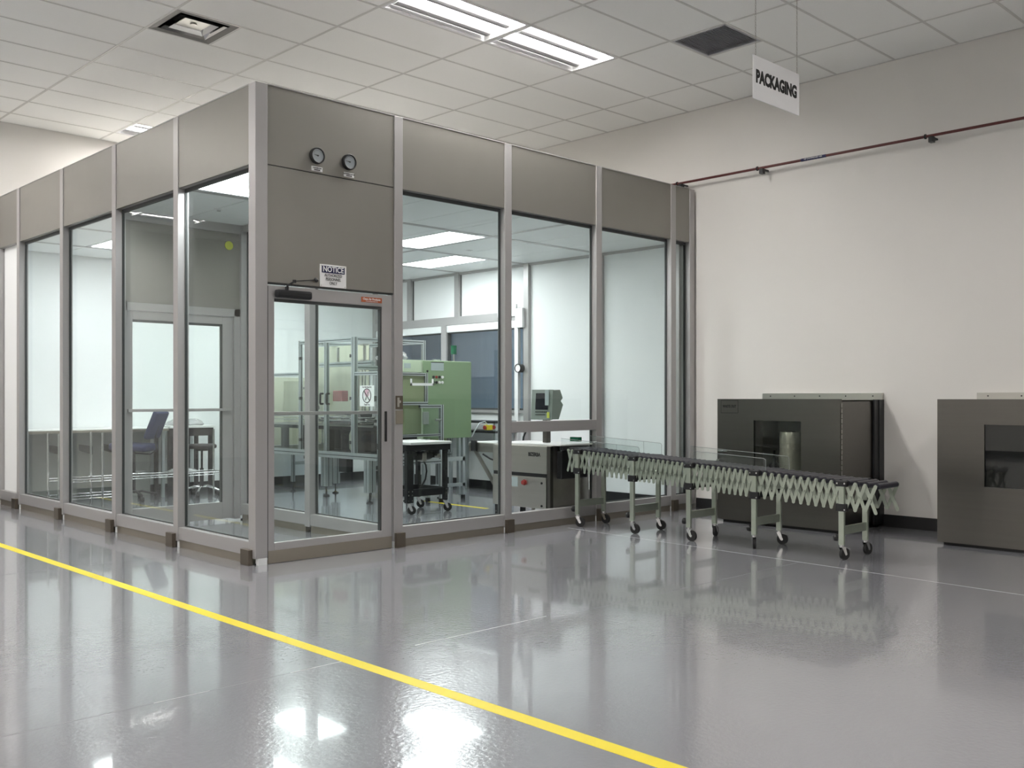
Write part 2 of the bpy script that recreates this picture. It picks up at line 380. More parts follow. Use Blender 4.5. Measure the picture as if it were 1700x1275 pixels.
# ------------------------------------------------------------------ clean room frame
ZT, ZG, ZR, ZK = 3.655, 3.045, .172, .066      # top, glass top, rail top, kick strip top
PW, PD = .088, .10
def post(x, y, label, face, z0=.052, z1=ZT, bracket=True, w_=PW, d_=PD):
    """face: 'x' post of the door face, 'y' post of the left face, 'c' corner, 'i' inner"""
    r = thing('frame_post', (x, y, 0), label, 'post', 'satin aluminium posts of the clean room frame')
    hx, hy = (w_ / 2, d_ / 2) if face in 'x' else (d_ / 2, w_ / 2)
    if face == 'c': hx = hy = .052
    m = MB().box(x - hx, x + hx, y - hy, y + hy, z0, z1, .004); build('upright', m, M['alu'], r)
    build('leveling_foot', MB().cyl((x, y, .006), (x, y, z0), .012).cyl((x, y, 0), (x, y, .012), .03), M['blackmetal'], r)
    if face == 'x': build('shim_block', MB().box(x - hx, x - hx + .03, y - hy + .005, y - hy + .04, 0, z0), M['whiteblock'], r)
    elif face == 'y': build('shim_block', MB().box(x - hx + .01, x - hx + .04, y - hy, y - hy + .03, 0, z0), M['whiteblock'], r)
    elif face == 'c': build('shim_block', MB().box(x - .025, x + .05, y - hy + .004, y - hy + .045, 0, z0), M['whiteblock'], r)
    if bracket:
        if face == 'x': b = MB().box(x - hx - .002, x + hx + .004, y - hy - .035, y - hy, 0, .125, .003)
        else: b = MB().box(x - hx - .035, x - hx, y - .01, y + .115, 0, .118, .003)
        build('foot_bracket', b, M['bracket'], r)
    return r
fx = [0.052, 1.353, 2.645, 3.945, 5.215, 5.567]
fy = [0.052, 1.335, 2.630, 3.972, 5.315]
post(fx[0], fx[0], 'thick corner post where the two glazed faces meet, nearest the viewer', 'c')
lx = ['post beside the lock and handle of the front door', 'post at the left edge of the low conveyor opening', 'post at the right edge of the low conveyor opening',
      'slim post second from the beige wall, behind the roller conveyor', 'last post of the door face, against the beige wall']
for k in range(1, 6): post(fx[k], .05, lx[k - 1], 'x', bracket=k < 5)
ly = ['first post left of the corner post on the long glass face', 'second post left of the corner post, by the inner door partition', 'third post left of the corner post on the long glass face', 'fourth post left of the corner post, beside the white infill']
for k in range(1, 5): post(.05, fy[k], ly[k - 1], 'y')
post(.05, 6.03, 'last post of the long face, cut by the left edge of the photo', 'y', bracket=False)
post(1.353, 2.63, 'inner corner post behind the inner door', 'i', z1=3.05, bracket=False)
post(1.353, 1.345, 'inner post seen through the glass of the front door', 'i', z1=3.05, bracket=False)

def bay(axis, a, b, label, low=False, name='glazed_wall_panel', glassed=True, white=False, inner=None, hdr=True):
    """a wall bay between two posts; axis 'x' -> plane y=0, 'y' -> plane x=0; inner -> plane offset, no spandrel"""
    def B(mb, u0, u1, d0, d1, z0, z1, bev=0):
        o = inner or 0
        return mb.box(u0, u1, o + d0, o + d1, z0, z1, bev) if axis == 'x' else mb.box(o + d0, o + d1, u0, u1, z0, z1, bev)
    mid = (a + b) / 2
    loc = (mid, inner or 0, 0) if axis == 'x' else (inner or 0, mid, 0)
    r = thing(name, loc, label, 'wall panel', 'bays of the clean room wall')
    zg = ZG if inner is None else 2.985
    if inner is None:
        build('spandrel', B(MB(), a, b, .008, .028, ZG, ZT - .004, .003), M['panel'], r)
        build('top_cap', B(MB(), a, b, .004, .09, ZT - .004, ZT + .004), M['alu'], r)
        build('head_rail', B(MB(), a, b, .029, .098, ZG, ZG + .045), M['alu'], r)
    else:
        build('head_rail', B(MB(), a, b, .02, .08, zg, 3.05, .002), M['alu'], r)
    build('base_rail', B(MB(), a, b, .006, .085, ZK, ZR, .003), M['alu'], r)
    build('kick_strip', B(MB(), a, b, .016, .075, 0, ZK), M['strip'], r)
    g = MB(); t = .009
    d0, d1 = .063, .083
    B(g, a, a + t, d0, d1, ZR, zg); B(g, b - t, b, d0, d1, ZR, zg); B(g, a, b, d0, d1, zg - .03, zg)
    if not low: 
        B(g, a, b, d0, d1, ZR, ZR + .008)
        if not white: build('glass_pane', B(MB(), a + t, b - t, .070, .076, ZR + .008, zg - .03), M['glass'], r)
        else: build('infill_panel', B(MB(), a + t, b - t, .06, .075, ZR, zg), M['whitepanel'], r)
    else:
        build('transom', B(MB(), a, b, .0, .10, .938, 1.042, .003), M['alu'], r)
        build('glass_pane', B(MB(), a + t, b - t, .070, .076, 1.05, zg - .03), M['glass'], r)
    build('glazing_gasket', g, M['alu_dark'], r)
    return r
p = PW / 2 + .001
bay('x', fx[1] + p, fx[2] - p, 'tall glass bay right of the front door, dark cart behind it')
bay('x', fx[2] + p, fx[3] - p, 'glass bay over the low opening that the roller conveyor leaves through', low=True)
bay('x', fx[3] + p, fx[4] - p, 'glass bay behind the roller conveyor with white panel beyond')
bay('x', fx[4] + p, fx[5] - p, 'narrow glass bay against the beige wall')
ys = [fx[0] + .053, fy[1] - p]
bay('y', fx[0] + .053, fy[1] - p, 'tall glass bay immediately left of the corner post')
bay('y', fy[1] + p, fy[2] - p, 'second glass bay left of the corner, inner door seen through it')
bay('y', fy[2] + p, fy[3] - p, 'third glass bay left of the corner, wire shelf behind it')
bay('y', fy[3] + p, fy[4] - p, 'fourth glass bay left of the corner, furthest clear pane')
bay('y', fy[4] + p, 6.03 - p, 'opaque white infill bay at the left edge of the photo', white=True, name='solid_wall_panel')
bay('y', .10, 1.345 - p, 'inner glass screen of the airlock, front half', inner=1.303)
bay('y', 1.345 + p, 2.63 - p, 'inner glass screen of the airlock, rear half', inner=1.303)

# front door bay: two panels over the door
a, b = fx[0] + .054, fx[1] - p
r = thing('overdoor_panel', ((a + b) / 2, 0, 2.6), 'tall double metal panel over the front door with a dark joint', 'wall panel')
build('spandrel', MB().box(a, b, .008, .028, ZG + .003, ZT - .004, .003), M['panel'], r)
build('lower_panel', MB().box(a, b, .010, .030, 2.150, ZG - .003, .003), M['panel'], r)
build('joint', MB().box(a, b, .02, .06, 2.14, ZT - .01), M['alu_dark'], r)
build('top_cap', MB().box(a, b, .004, .09, ZT - .004, ZT + .004), M['alu'], r)
def glass_door(name, a, b, y, ztop, gl, gr, gz0, gz1, front):
    r = thing(name, ((a + b) / 2, y, 0), ('glazed aluminium front door of the clean room with black closer' if front else 'inner glazed door of the airlock with push bar'), None, kind='structure')
    m = MB(); s = .045
    m.box(a, gl, y, y + s, .03, ztop, .003).box(gr, b, y, y + s, .03, ztop, .003)
    m.box(gl, gr, y, y + s, .03, gz0, .003).box(gl, gr, y, y + s, gz1, ztop, .003)
    build('door_leaf', m, M['alu'], r)
    build('glass_pane', MB().box(gl, gr, y + .02, y + .026, gz0, gz1), M['glass'], r)
    g = MB(); t = .014
    g.box(gl, gr, y + .004, y + .04, gz1 - .022, gz1).box(gr - t, gr, y + .006, y + .04, gz0, gz1)
    build('glazing_gasket', g, M['alu_dark'], r)
    pb = build('push_bar', MB().box(gl - .03, gr + .03, y + s + .02, y + s + .045, 1.132, 1.160, .005).box(gl - .03, gl, y + s, y + s + .03, 1.13, 1.162).box(gr, gr + .03, y + s, y + s + .03, 1.13, 1.162)
               if front else MB().box(gl - .06, gr + .07, y - .045, y - .02, 1.132, 1.160, .005).box(gl - .06, gl - .03, y - .03, y, 1.13, 1.162).box(gr + .04, gr + .07, y - .03, y, 1.13, 1.162), M['alu'], r)
    return r
d1 = glass_door('door_1', .112, 1.286, .012, 2.128, .168, 1.186, .156, 2.03, True)
build('door_sweep', MB().box(.112, 1.286, .006, .012, .004, .10).box(.112, 1.286, .012, .05, .004, .03), M['strip'], d1)
build('hinge_strip', MB().box(.1055, .1115, .006, .02, .05, 2.12), M['black'], d1)
build('pull_handle', MB().box(1.212, 1.232, .000, .012, .90, 1.155, .004), M['black'], d1)
c = build('door_closer', MB().box(.165, .475, -.045, .012, 2.035, 2.098, .018).cyl((.26, -.018, 2.09), (.26, -.018, 2.125), .014), M['blackmetal'], d1)
build('closer_arm', MB().beam((.26, -.02, 2.13), (.285, -.085, 2.158), .02, .008).beam((.285, -.085, 2.162), (.535, .0, 2.200), .016, .008).cyl((.535, -.01, 2.19), (.535, .012, 2.21), .013).cyl((.285, -.085, 2.15), (.285, -.085, 2.172), .014), M['blackmetal'], c)
nt = build('name_tag', MB().box(.975, 1.182, .008, .012, 2.058, 2.100), M['orange'], d1)
text('tag_lettering', 'Clean Air Products', .024, (1.078, .0072, 2.084), (1, 0, 0), (0, 0, 1), M['paper'], nt, sx=.95, bold=.0004)
text('tag_small_print', 'www.cleanairproducts.com', .010, (1.078, .0072, 2.067), (1, 0, 0), (0, 0, 1), M['paper'], nt, sx=1.1)
r = thing('door_lock', (1.34, 0, 1.1), 'pair of bronze lock plates on the post beside the front door', 'lock')
build('keeper_plate', MB().box(1.318, 1.392, -.008, .0, 1.172, 1.285, .002), M['bracket'], r)
build('lock_plate', MB().box(1.318, 1.392, -.010, .0, 1.045, 1.160, .002), M['strip'], r)
build('lock_cylinder', MB().cyl((1.355, -.015, 1.235), (1.355, -.008, 1.235), .012).box(1.33, 1.35, -.014, -.008, 1.19, 1.27), M['stainless'], r)

d2 = glass_door('door_2', .125, 1.235, 2.635, 2.10, .185, 1.12, .20, 2.02, False)
r = thing('inner_door_surround', (.7, 2.63, 0), 'grey-green metal panel and frame around the inner door', 'wall panel')
build('overdoor_panel', MB().box(.096, 1.305, 2.62, 2.64, 2.18, 2.96, .002), M['panel'], r)
build('frame', MB().box(.096, .122, 2.61, 2.69, 0.02, 2.18).box(1.24, 1.305, 2.61, 2.69, .02, 2.18).box(.096, 1.305, 2.61, 2.69, 2.105, 2.18), M['alu'], r)
build('head_rail', MB().box(.096, 1.305, 2.60, 2.69, 2.96, 3.049), M['alu'], r)
build('warning_sticker', MB().cyl((1.18, 2.612, 2.83), (1.18, 2.62, 2.83), .045, 16), M['yellowgreen'], r)
build('sticker_card', MB().box(1.04, 1.295, 2.6185, 2.62, 2.74, 2.92), M['panel'], r)

# pressure gauges over the door and their captions
def gauge(x, label, s1, s2):
    z = 3.182
    r = thing('pressure_gauge', (x, .008, z), label, 'gauge', 'round pressure gauges over the front door')
    build('bezel', MB().cyl((x, .008, z), (x, -.012, z), .064, 32), M['black'], r)
    build('dial', MB().cyl((x, -.012, z), (x, -.0135, z), .052, 32), M['dial'], r)
    n = build('needle', MB().prism([(x - .04, -.014, z + .006), (x + .006, -.014, z - .006), (x + .012, -.014, z + .004)], (0, -.001, 0)).cyl((x, -.0135, z), (x, -.016, z), .006), M['ink'], r)
    m = MB()
    for k in range(9):
        t = math.radians(30 + 15 * k); m.beam((x + math.cos(t) * .038, -.014, z + math.sin(t) * .038), (x + math.cos(t) * .046, -.014, z + math.sin(t) * .046), .002, .001)
    build('scale_marks', m, M['ink'], r)
    build('lens', MB().cyl((x, -.019, z), (x, -.018, z), .054, 32), M['acrylic'], r)
    build('bezel_ring', MB().torus((x, -.018, z), (0, 1, 0), .058, .006, 32), M['black'], r)
    cpt = tag(build('caption_plate', MB().box(x - .045, x + .055, .0035, .008, 3.062, 3.098), M['paper']), 'small white caption plate below the %s gauge' % ('left' if x < .7 else 'right'), 'label')
    text('caption', s1, .013, (x + .005, .003, 3.086), (1, 0, 0), (0, 0, 1), M['ink'], cpt, bold=.0004)
    text('caption', s2, .013, (x + .005, .003, 3.071), (1, 0, 0), (0, 0, 1), M['ink'], cpt, bold=.0004)
gauge(.541, 'left of the two round black-rimmed pressure gauges above the door', 'CLEANROOM', 'PRESSURE')
gauge(.844, 'right of the two round black-rimmed pressure gauges above the door', 'GOWNING ROOM', 'PRESSURE')

# NOTICE sign
r = thing('notice_sign', (.697, .008, 2.24), 'white NOTICE authorized personnel only sign above the front door', 'sign')
build('board', MB().box(.572, .822, .003, .008, 2.152, 2.332, .002), M['paper'], r)
hb = build('blue_band', MB().box(.588, .806, .002, .003, 2.265, 2.320), M['navy'], r)
text('heading', 'NOTICE', .060, (.697, .0012, 2.293), (1, 0, 0), (0, 0, 1), M['paper'], hb, sx=.90, bold=.0012)
text('wording', 'AUTHORIZED', .034, (.697, .002, 2.246), (1, 0, 0), (0, 0, 1), M['ink'], r, sx=.78)
text('wording', 'PERSONNEL', .034, (.697, .002, 2.215), (1, 0, 0), (0, 0, 1), M['ink'], r, sx=.78)
text('wording', 'ONLY', .034, (.697, .002, 2.184), (1, 0, 0), (0, 0, 1), M['ink'], r, sx=.78)
m = MB()
for x in (.585, .809):
    for z in (2.163, 2.322): m.cyl((x, .003, z), (x, .0015, z), .004, 8)
build('screws', m, M['stainless'], r)

# ------------------------------------------------------------------ clean room inside shell
XI, YI, ZC = 5.50, 6.0, 3.05
struct('wall_inner_back', MB().box(.10, XI, YI, YI + .04, 0, ZC), M['whitepanel'])
w2 = MB(); w2.box(XI, XI + .05, .10, 2.60, 0, ZC); w2.box(XI, XI + .05, 2.60, YI, 0, 1.10); w2.box(XI, XI + .05, 2.60, YI, 2.30, ZC)
struct('wall_inner_right', w2, M['whitepanel'])
struct('baseboard_inner_right', MB().box(XI - .015, XI, .10, YI, 0, .12), M['black_base'])
struct('baseboard_inner_back', MB().box(.10, XI - .015, YI - .015, YI, 0, .12), M['black_base'])
# inner wall posts, rails and windows
m = MB()
for y in (1.31, 2.585, 3.99, 5.08): m.box(XI - .05, XI, y - .045, y + .045, 2.42 if 3 < y < 5.5 else .12, ZC)
m.box(XI - .05, XI, 5.93, YI, .12, ZC).box(XI - .05, XI, .10, .16, .12, ZC)
m.box(XI - .05, XI, 2.63, 5.93, 2.31, 2.425).box(XI - .035, XI, .1, YI, 3.02, ZC)
m.box(XI - .04, XI, 2.63, 5.93, 1.06, 1.10)
m.box(XI - .05, XI, 4.215, 4.325, 1.10, 2.31)
struct('trim_7', m, M['alu'])
struct('trim_8', (lambda g: ([g.box(XI - .006, XI, y + .045, y + .062, .12, 3.02) for y in (1.31, 2.585)], [g.box(XI - .006, XI, y - .062, y - .045, 2.425, 3.02) for y in (3.99, 5.08)], g)[-1])(MB()), M['alu_dark'])
for k, (y0, y1) in enumerate(((2.65, 4.215), (4.325, 5.93))):
    r = thing('window_%d' % (k + 1), (XI, (y0 + y1) / 2, 1.1), None, None, kind='structure')
    build('glass_pane', MB().box(XI + .01, XI + .016, y0, y1, 1.12, 2.30), M['darkglass'], r)
    f = MB().box(XI - .02, XI + .03, y0, y1, 1.10, 1.125).box(XI - .02, XI + .03, y0, y0 + .02, 1.1, 2.2).box(XI - .02, XI + .03, y1 - .02, y1, 1.1, 2.2).box(XI - .02, XI + .03, y0, y1, 2.19, 2.205)
    build('window_frame', f, M['alu_dark'], r)
    build('roller_blind', MB().box(XI - .045, XI - .005, y0 + .005, y1 - .005, 2.205, 2.308, .01), M['whitepanel'], r)
# inner ceiling: panels between light cells
LX = [5.5 - .61 * k for k in range(0, 10)]
LY = [.10, 1.31, 2.63, 3.93, 5.2, 6.0]
light_cells = [(3.06, 1.31), (4.28, 2.63), (3.06, 3.93), (1.84, 2.63), (1.84, 5.2)]
clights = []
m = MB(); xs = [5.5, 4.89, 4.28, 3.67, 3.06, 2.45, 1.84, 1.303, .70, .10]
def lit(x0, y0):
    return (x0, y0) in ((3.06, 1.31), (4.28, 2.63), (3.06, 3.93), (1.84, 2.63), (.10, .10), (.70, 3.93))
g = MB(); beams = MB()
for i in range(len(xs) - 1):
    x1, x0 = xs[i], xs[i + 1]
    for j in range(len(LY) - 1):
        y0, y1 = LY[j], LY[j + 1]
        if lit(x0, y0): clights.append((x0, x1, y0, y1))
        else: m.box(x0 + .004, x1 - .004, y0 + .004, y1 - .004, ZC, ZC + .02)
struct('ceiling_inner', m, M['whitepanel'])
struct('trim_9', MB().box(.05, 5.6, .05, 6.05, ZC + .06, ZC + .10), M['roof'])    # roof deck over the panels
m = MB()
for y in LY[1:-1]: m.box(.1, XI, y - .035, y + .035, ZC - .004, ZC + .01)
for x in (3.67,): m.box(x - .03, x + .03, .1, YI, ZC - .003, ZC + .01)
struct('trim_10', m, M['alu'])
for k, (x0, x1, y0, y1) in enumerate(clights):
    nm = {0: 'first', 1: 'second'}
    r = thing('flat_ceiling_light', ((x0 + x1) / 2, (y0 + y1) / 2, ZC), ['flat lit lens in the clean room ceiling over the green cabinet, rear one', 'flat lit lens in the clean room ceiling, front one near the steel post',
        'flat lit lens over the framed machine, hidden above the front door', 'flat lit lens over the middle of the clean room', 'flat lit lens over the wire shelf end', 'bright flat light over the airlock beside the corner post'][k] , 'light', 'flat lights in the clean room ceiling')
    f = MB(); t = .045
    f.box(x0 + .004, x1 - .004, y0 + .037, y0 + .037 + t, ZC - .002, ZC + .02).box(x0 + .004, x1 - .004, y1 - .037 - t, y1 - .037, ZC - .002, ZC + .02)
    f.box(x0 + .004, x0 + t, y0 + .037, y1 - .037, ZC - .002, ZC + .02).box(x1 - t, x1 - .004, y0 + .037, y1 - .037, ZC - .002, ZC + .02)
    build('frame', f, M['white'], r)
    build('lens', MB().box(x0 + t, x1 - t, y0 + .08, y1 - .08, ZC + .004, ZC + .012), M['lamp_clean'], r)
def sprinkler(x, y, label):
    r = thing('sprinkler_head', (x, y, ZC), label, 'sprinkler', 'flush discs in the clean room ceiling')
    build('plate', MB().cyl((x, y, ZC - .004), (x, y, ZC), .045, 20), M['white'], r)
    build('deflector', MB().cyl((x, y, ZC - .016), (x, y, ZC - .004), .02, 16), M['chrome'], r)
sprinkler(4.15, 2.25, 'small round disc between the two lit lenses of the clean room ceiling')
sprinkler(.72, 1.95, 'small round disc in the airlock ceiling')
# room beyond the windows
struct('wall_beyond', MB().box(8.6, 8.7, 1, 9, 0, 4), M['bluegrey'])
struct('wall_beyond_side', MB().box(WX + .15, 8.6, 1.0, 1.1, 0, 4).box(WX + .15, 8.6, 9, 9.1, 0, 4), M['bluegrey'])
struct('ceiling_beyond', MB().box(WX + .15, 8.7, 1, 9.1, 3.2, 3.3), M['whitepanel'])
r = thing('flat_ceiling_light', (6.9, 4.5, 3.2), 'dim light of the room beyond the inner windows', 'light')
build('lens', MB().box(6.5, 7.1, 3.6, 5.2, 3.18, 3.195), M['lamp_beyond'], r)
r = thing('server_cabinet', (7.9, 4.6, 0), 'grey cabinet in the dim room beyond the inner window', 'cabinet')
build('body', MB().box(7.7, 8.3, 3.2, 3.9, 0, 1.75, .01), M['bluegrey'], r); build('door', MB().box(7.68, 7.70, 3.24, 3.86, .1, 1.7), M['hmi'], r)

# gauge on the inner post
r = thing('pressure_gauge', (XI - .05, 2.68, 1.66), 'small round gauge on the inner white post above the terminal', 'gauge')
build('bezel', MB().cyl((XI - .05, 2.66, 1.66), (XI - .12, 2.66, 1.66), .058, 24), M['black'], r)
build('dial', MB().cyl((XI - .12, 2.66, 1.66), (XI - .122, 2.66, 1.66), .048, 24), M['paper'], r)
build('bezel_ring', MB().torus((XI - .125, 2.66, 1.66), (1, 0, 0), .053, .006, 24), M['black'], r)
r = thing('cable_trunking', (XI - .06, 2.78, 0), 'white vertical cable trunking with box beside the inner window', 'trunking')
build('duct', MB().box(XI - .052, XI - .002, 2.73, 2.80, .125, 2.30, .004), M['white'], r)
build('junction_box', MB().box(XI - .10, XI - .05, 2.60, 2.74, 2.20, 2.46, .008), M['white'], r)
build('cable_duct', MB().box(XI - .08, XI - .05, 2.74, 3.10, 2.36, 2.52, .005), M['white'], r)

# ------------------------------------------------------------------ hanging sign
r = thing('hanging_sign', (2.37, -3.0, 3.31), 'white PACKAGING sign hanging from the ceiling on two chains', 'sign')
SY = -3.0
b = build('board', MB().box(2.066, 2.672, SY - .003, SY + .003, 3.308, 3.606, .001), M['paper'], r)
text('lettering', 'PACKAGING', .118, (2.368, SY - .0035, 3.463), (1, 0, 0), (0, 0, 1), M['ink'], b, sx=.80, bold=.0062)
text('lettering_rear', 'PACKAGING', .118, (2.368, SY + .0035, 3.463), (-1, 0, 0), (0, 0, 1), M['ink'], b, sx=.80, bold=.0062)
for x in (2.100, 2.645):
    m = MB(); z = 3.59; k = 0
    m.torus((x, SY, 3.588), (0, 1, 0), .006, .0025, 10, 6)
    while z < HC - .01:
        ax = (1, 0, 0) if k % 2 else (0, 1, 0); e = (0, 1, 0) if k % 2 else (1, 0, 0)
        pts = [Vector((x, SY, z + .012)) + Vector(e) * math.cos(t * math.pi / 4) * .004 + Vector((0, 0, 1)) * math.sin(t * math.pi / 4) * .011 for t in range(8)]
        m.tubeclosed(pts, .0013, 4, True); z += .0185; k += 1
    build('chain', m, M['strip'], r)

# ------------------------------------------------------------------ red pipe on the right wall
r = thing('wall_pipe', (5.55, -1.7, 3.74), 'thin dark red pipe running high along the beige wall', 'pipe')
pz = lambda y: 3.735
build('pipe', MB().cyl((5.53, 1.0, 3.74), (5.53, -6.5, 3.74), .0135, 12), M['pipe'], r)
for y in (.19, -.87, -2.69, -4.5):
    build('pipe_clamp', MB().cyl((5.53, y, 3.74), (5.53, y - .012, 3.74), .024, 14).box(5.53, WX, y - .075, y - .05, 3.715, 3.73).box(5.50, 5.56, y - .085, y - .045, 3.675, 3.728), M['blackmetal'], r)
build('marker_band', MB().cyl((5.53, -1.40, 3.74), (5.53, -1.68, 3.74), .0155, 12), M['navy'], r)
text('marker_print', 'HP COMPRESSED AIR', .018, (5.513, -1.54, 3.74), (0, -1, 0), (0, 0, 1), M['paper'], r, sx=1.2)

# ------------------------------------------------------------------ stainless pass-through chests
def chest(name, y0, label, wy0, sign):
    L = 1.35; y1 = y0 - L       # y0 near cleanroom, y1 toward viewer
    r = thing(name, (5.2, y0 - L / 2, 0), label, 'cabinet', 'brushed steel pass-through chests on the beige wall')
    X0 = 4.79
    build('body', MB().box(X0 + .035, WX - .001, y1 + .004, y0 - .004, .03, 1.246, .004), M['steel'], r)
    build('plinth', MB().box(X0 + .06, WX - .01, y1 + .03, y0 - .03, 0, .03), M['black'], r)
    # hinged door with window opening
    wz0, wz1, wy1 = .522, 1.043, wy0 - .52
    d = MB(); e = .004
    oo = [(y0, .028), (y1, .028), (y1, 1.256), (y0, 1.256)]; ii = [(wy0, wz0), (wy1, wz0), (wy1, wz1), (wy0, wz1)]
    vs = [(X0 + dx, a_, b_) for dx in (0, .03) for q_ in (oo, ii) for a_, b_ in q_]
    fs = []
    for k in range(4):
        n_ = (k + 1) % 4
        fs += [(k, n_, 4 + n_, 4 + k), (8 + k, 8 + n_, 12 + n_, 12 + k), (k, n_, 8 + n_, 8 + k), (4 + k, 4 + n_, 12 + n_, 12 + k)]
    d.add(vs, fs)
    dd = build('door', d, M['steel'], r)
    build('window_pane', MB().box(X0 + .008, X0 + .014, wy0, wy1, wz0, wz1), M['smoke'], dd)
    build('window_recess', MB().box(X0 + .031, X0 + .034, wy0, wy1, wz0, wz1), M['black'], r) if not sign else None  # solid chest: flat black sheet paints the dark hollow behind its pane
    h = MB()
    for k in range(24):
        z = .06 + k * .0485; h.cyl((X0 + .018, y1 - .006, z), (X0 + .018, y1 - .006, z + .040), .006, 8)
    build('piano_hinge', h, M['stainless'], r)
    build('side_column', MB().box(5.44, WX - .002, y1 - .018, y1, .03, 1.25).box(5.53, 5.57, y1 - .026, y1 - .018, .03, 1.25), M['blackmetal'], r)
    bs = build('backsplash', MB().box(WX - .04, WX - .002, y1 - .015, y0 - .02, 1.246, 1.316, .002), M['stainless'], r)
    s = MB()
    for k in range(5): 
        y = y1 + .08 + k * (L - .2) / 4; s.cyl((WX - .043, y, 1.285), (WX - .04, y, 1.285), .007, 10)
    build('screws', s, M['blackmetal'], bs)
    if sign:
        build('latch', MB().box(X0 - .012, X0, y0 - .01, y0 - .07, .715, .735, .003).box(X0 - .02, X0 - .008, y0 - .05, y0 - .13, .72, .73, .003), M['chrome'], r)
        build('latch', MB().box(X0 - .012, X0, y0 + .006, y0 - .03, .60, .64, .006), M['chrome'], r)
    if sign:
        p_ = build('name_plate', MB().box(X0 - .0015, X0, y0 - .043, y0 - .248, 1.112, 1.243), M['steel'], r)
        o = MB(); q = .004
        o.box(X0 - .002, X0 - .001, y0 - .043, y0 - .047, 1.112, 1.243).box(X0 - .002, X0 - .001, y0 - .244, y0 - .248, 1.112, 1.243).box(X0 - .002, X0 - .001, y0 - .043, y0 - .248, 1.112, 1.116).box(X0 - .002, X0 - .001, y0 - .043, y0 - .248, 1.239, 1.243)
        build('plate_border', o, M['ink'], p_)
        text('plate_lettering', 'WASTE OUT', .036, (X0 - .002, y0 - .145, 1.180), (0, -1, 0), (0, 0, 1), M['ink'], p_, sx=.78, bold=.0016)
    return r, X0, wy0, wy1
# first chest is hollow behind its window so the sack inside is seen
def hollow():
    r, X0, wy0, wy1 = chest('pass_through_chest', -.868, 'dark brushed steel chest behind the roller conveyor, silver sack in its window', -1.294, True)
    for ch in list(r.children):
        if ch.name.startswith('body'): bpy.data.objects.remove(ch)
    b = MB(); y0, y1 = -.872, -2.214; t = .012; x0, x1 = X0 + .035, WX - .001
    b.box(x0, x1, y0 - t, y0, .03, 1.246).box(x0, x1, y1, y1 + t, .03, 1.246).box(x1 - t, x1, y1, y0, .03, 1.246)
    b.box(x0, x1, y1, y0, 1.234, 1.246).box(x0, x1, y1, y0, .03, .05).box(x0, x1, y1, y0, .46, .475)
    build('body', b, M['steel'], r)
    q = .016; build('liner', MB().box(x1 - t - .02, x1 - t - .002, y1 + q, y0 - q, .476, 1.23).box(x0 + .005, x1 - t, y1 + q, y0 - q, .476, .48).box(x0 + .005, x1 - t, y1 + t + .001, y1 + q, .48, 1.23).box(x0 + .005, x1 - t, y0 - q, y0 - t - .001, .48, 1.23), M['stainless'], r)  # bright lining added to bounce light onto the roll inside
    return r
hollow()
chest('pass_through_chest', -3.115, 'dark brushed steel chest cut off by the right edge of the photo', -3.505, False)
# sack inside the first chest
def lathe(c, prof, n=28, wob=0.0):
    m = MB(); vs = []
    for z, rr in prof:
        for k in range(n):
            t = 2 * math.pi * k / n; q = rr * (1 + wob * math.sin(5 * t + z * 40) + wob * .6 * math.sin(9 * t - z * 60))
            vs.append((c[0] + math.cos(t) * q, c[1] + math.sin(t) * q, c[2] + z))
    fs = [(i * n + k, i * n + (k + 1) % n, (i + 1) * n + (k + 1) % n, (i + 1) * n + k) for i in range(len(prof) - 1) for k in range(n)]
    m.add(vs, fs, True); m.add(vs, [tuple(range(n))[::-1], tuple(range(len(vs) - n, len(vs)))]); return m
r = thing('foil_roll', (4.975, -1.60, .475), 'upright crumpled silver foil roll seen through the steel chest window', 'roll')
build('wrap', lathe((4.975, -1.60, .475), [(.006, .11), (.05, .115), (.12, .108), (.2, .115), (.28, .105), (.36, .11), (.43, .106), (.455, .10)], 40, .035), M['sack'], r)
build('core', MB().cyl((4.975, -1.60, .93), (4.975, -1.60, .94), .05), M['blackmetal'], r)
r = thing('pump_bottle', (5.0, -1.40, .475), 'dark small bottle with pump inside the steel chest window', 'bottle')
build('bottle', lathe((5.0, -1.40, .475), [(0, .05), (.12, .05), (.15, .02), (.2, .015)], 16), M['blackmetal'], r)
build('pump', MB().cyl((5.0, -1.40, .67), (5.0, -1.40, .74), .01, 8).beam((5.0, -1.40, .735), (4.95, -1.43, .735), .012, .01), M['black'], r)

# ------------------------------------------------------------------ expandable roller conveyor
XN, XF = 3.455, 3.815
def zt(y): return .768 + (.612 - .768) * (y + .08) / (-3.2 + .08)      # height of the roller tops
legsY = [-.155, -.845, -1.485, -2.150, -2.935]
axles = [.06, .0, -.06]
axles = [-.000, -.060]
def fill(a, b, n): return [a + (b - a) * (k + 1) / (n + 1) for k in range(n)]
seg = []
axles = [-.02, -.075]
for k, yl in enumerate(legsY):
    axles += [yl + .027, yl - .027]
    if k < 4: axles += fill(yl - .027, legsY[k + 1] + .027, 10)
e0 = legsY[-1] - .027
axles += [e0 - .078, e0 - .158, e0 - .243]
axles = sorted(set(round(a_, 4) for a_ in axles), reverse=True)
conv = thing('roller_conveyor', (3.63, -1.5, 0), 'expandable roller conveyor with zinc scissor sides and castors, leaving the low opening', 'conveyor')
rollers = []
for y in axles:
    z = zt(y) - .024
    o = build('roller', MB().cyl((XN + .02, y, z), (XF - .02, y, z), .0235, 16), M['roller'], conv)
for y in axles:
    z = zt(y) - .024
axm = MB()
for y in axles: axm.cyl((XN - .012, y, zt(y) - .024), (XF + .012, y, zt(y) - .024), .005, 8)
build('axle_rods', axm, M['zinc'], conv)
LH = .200
far_stuff = MB(); idx = 0
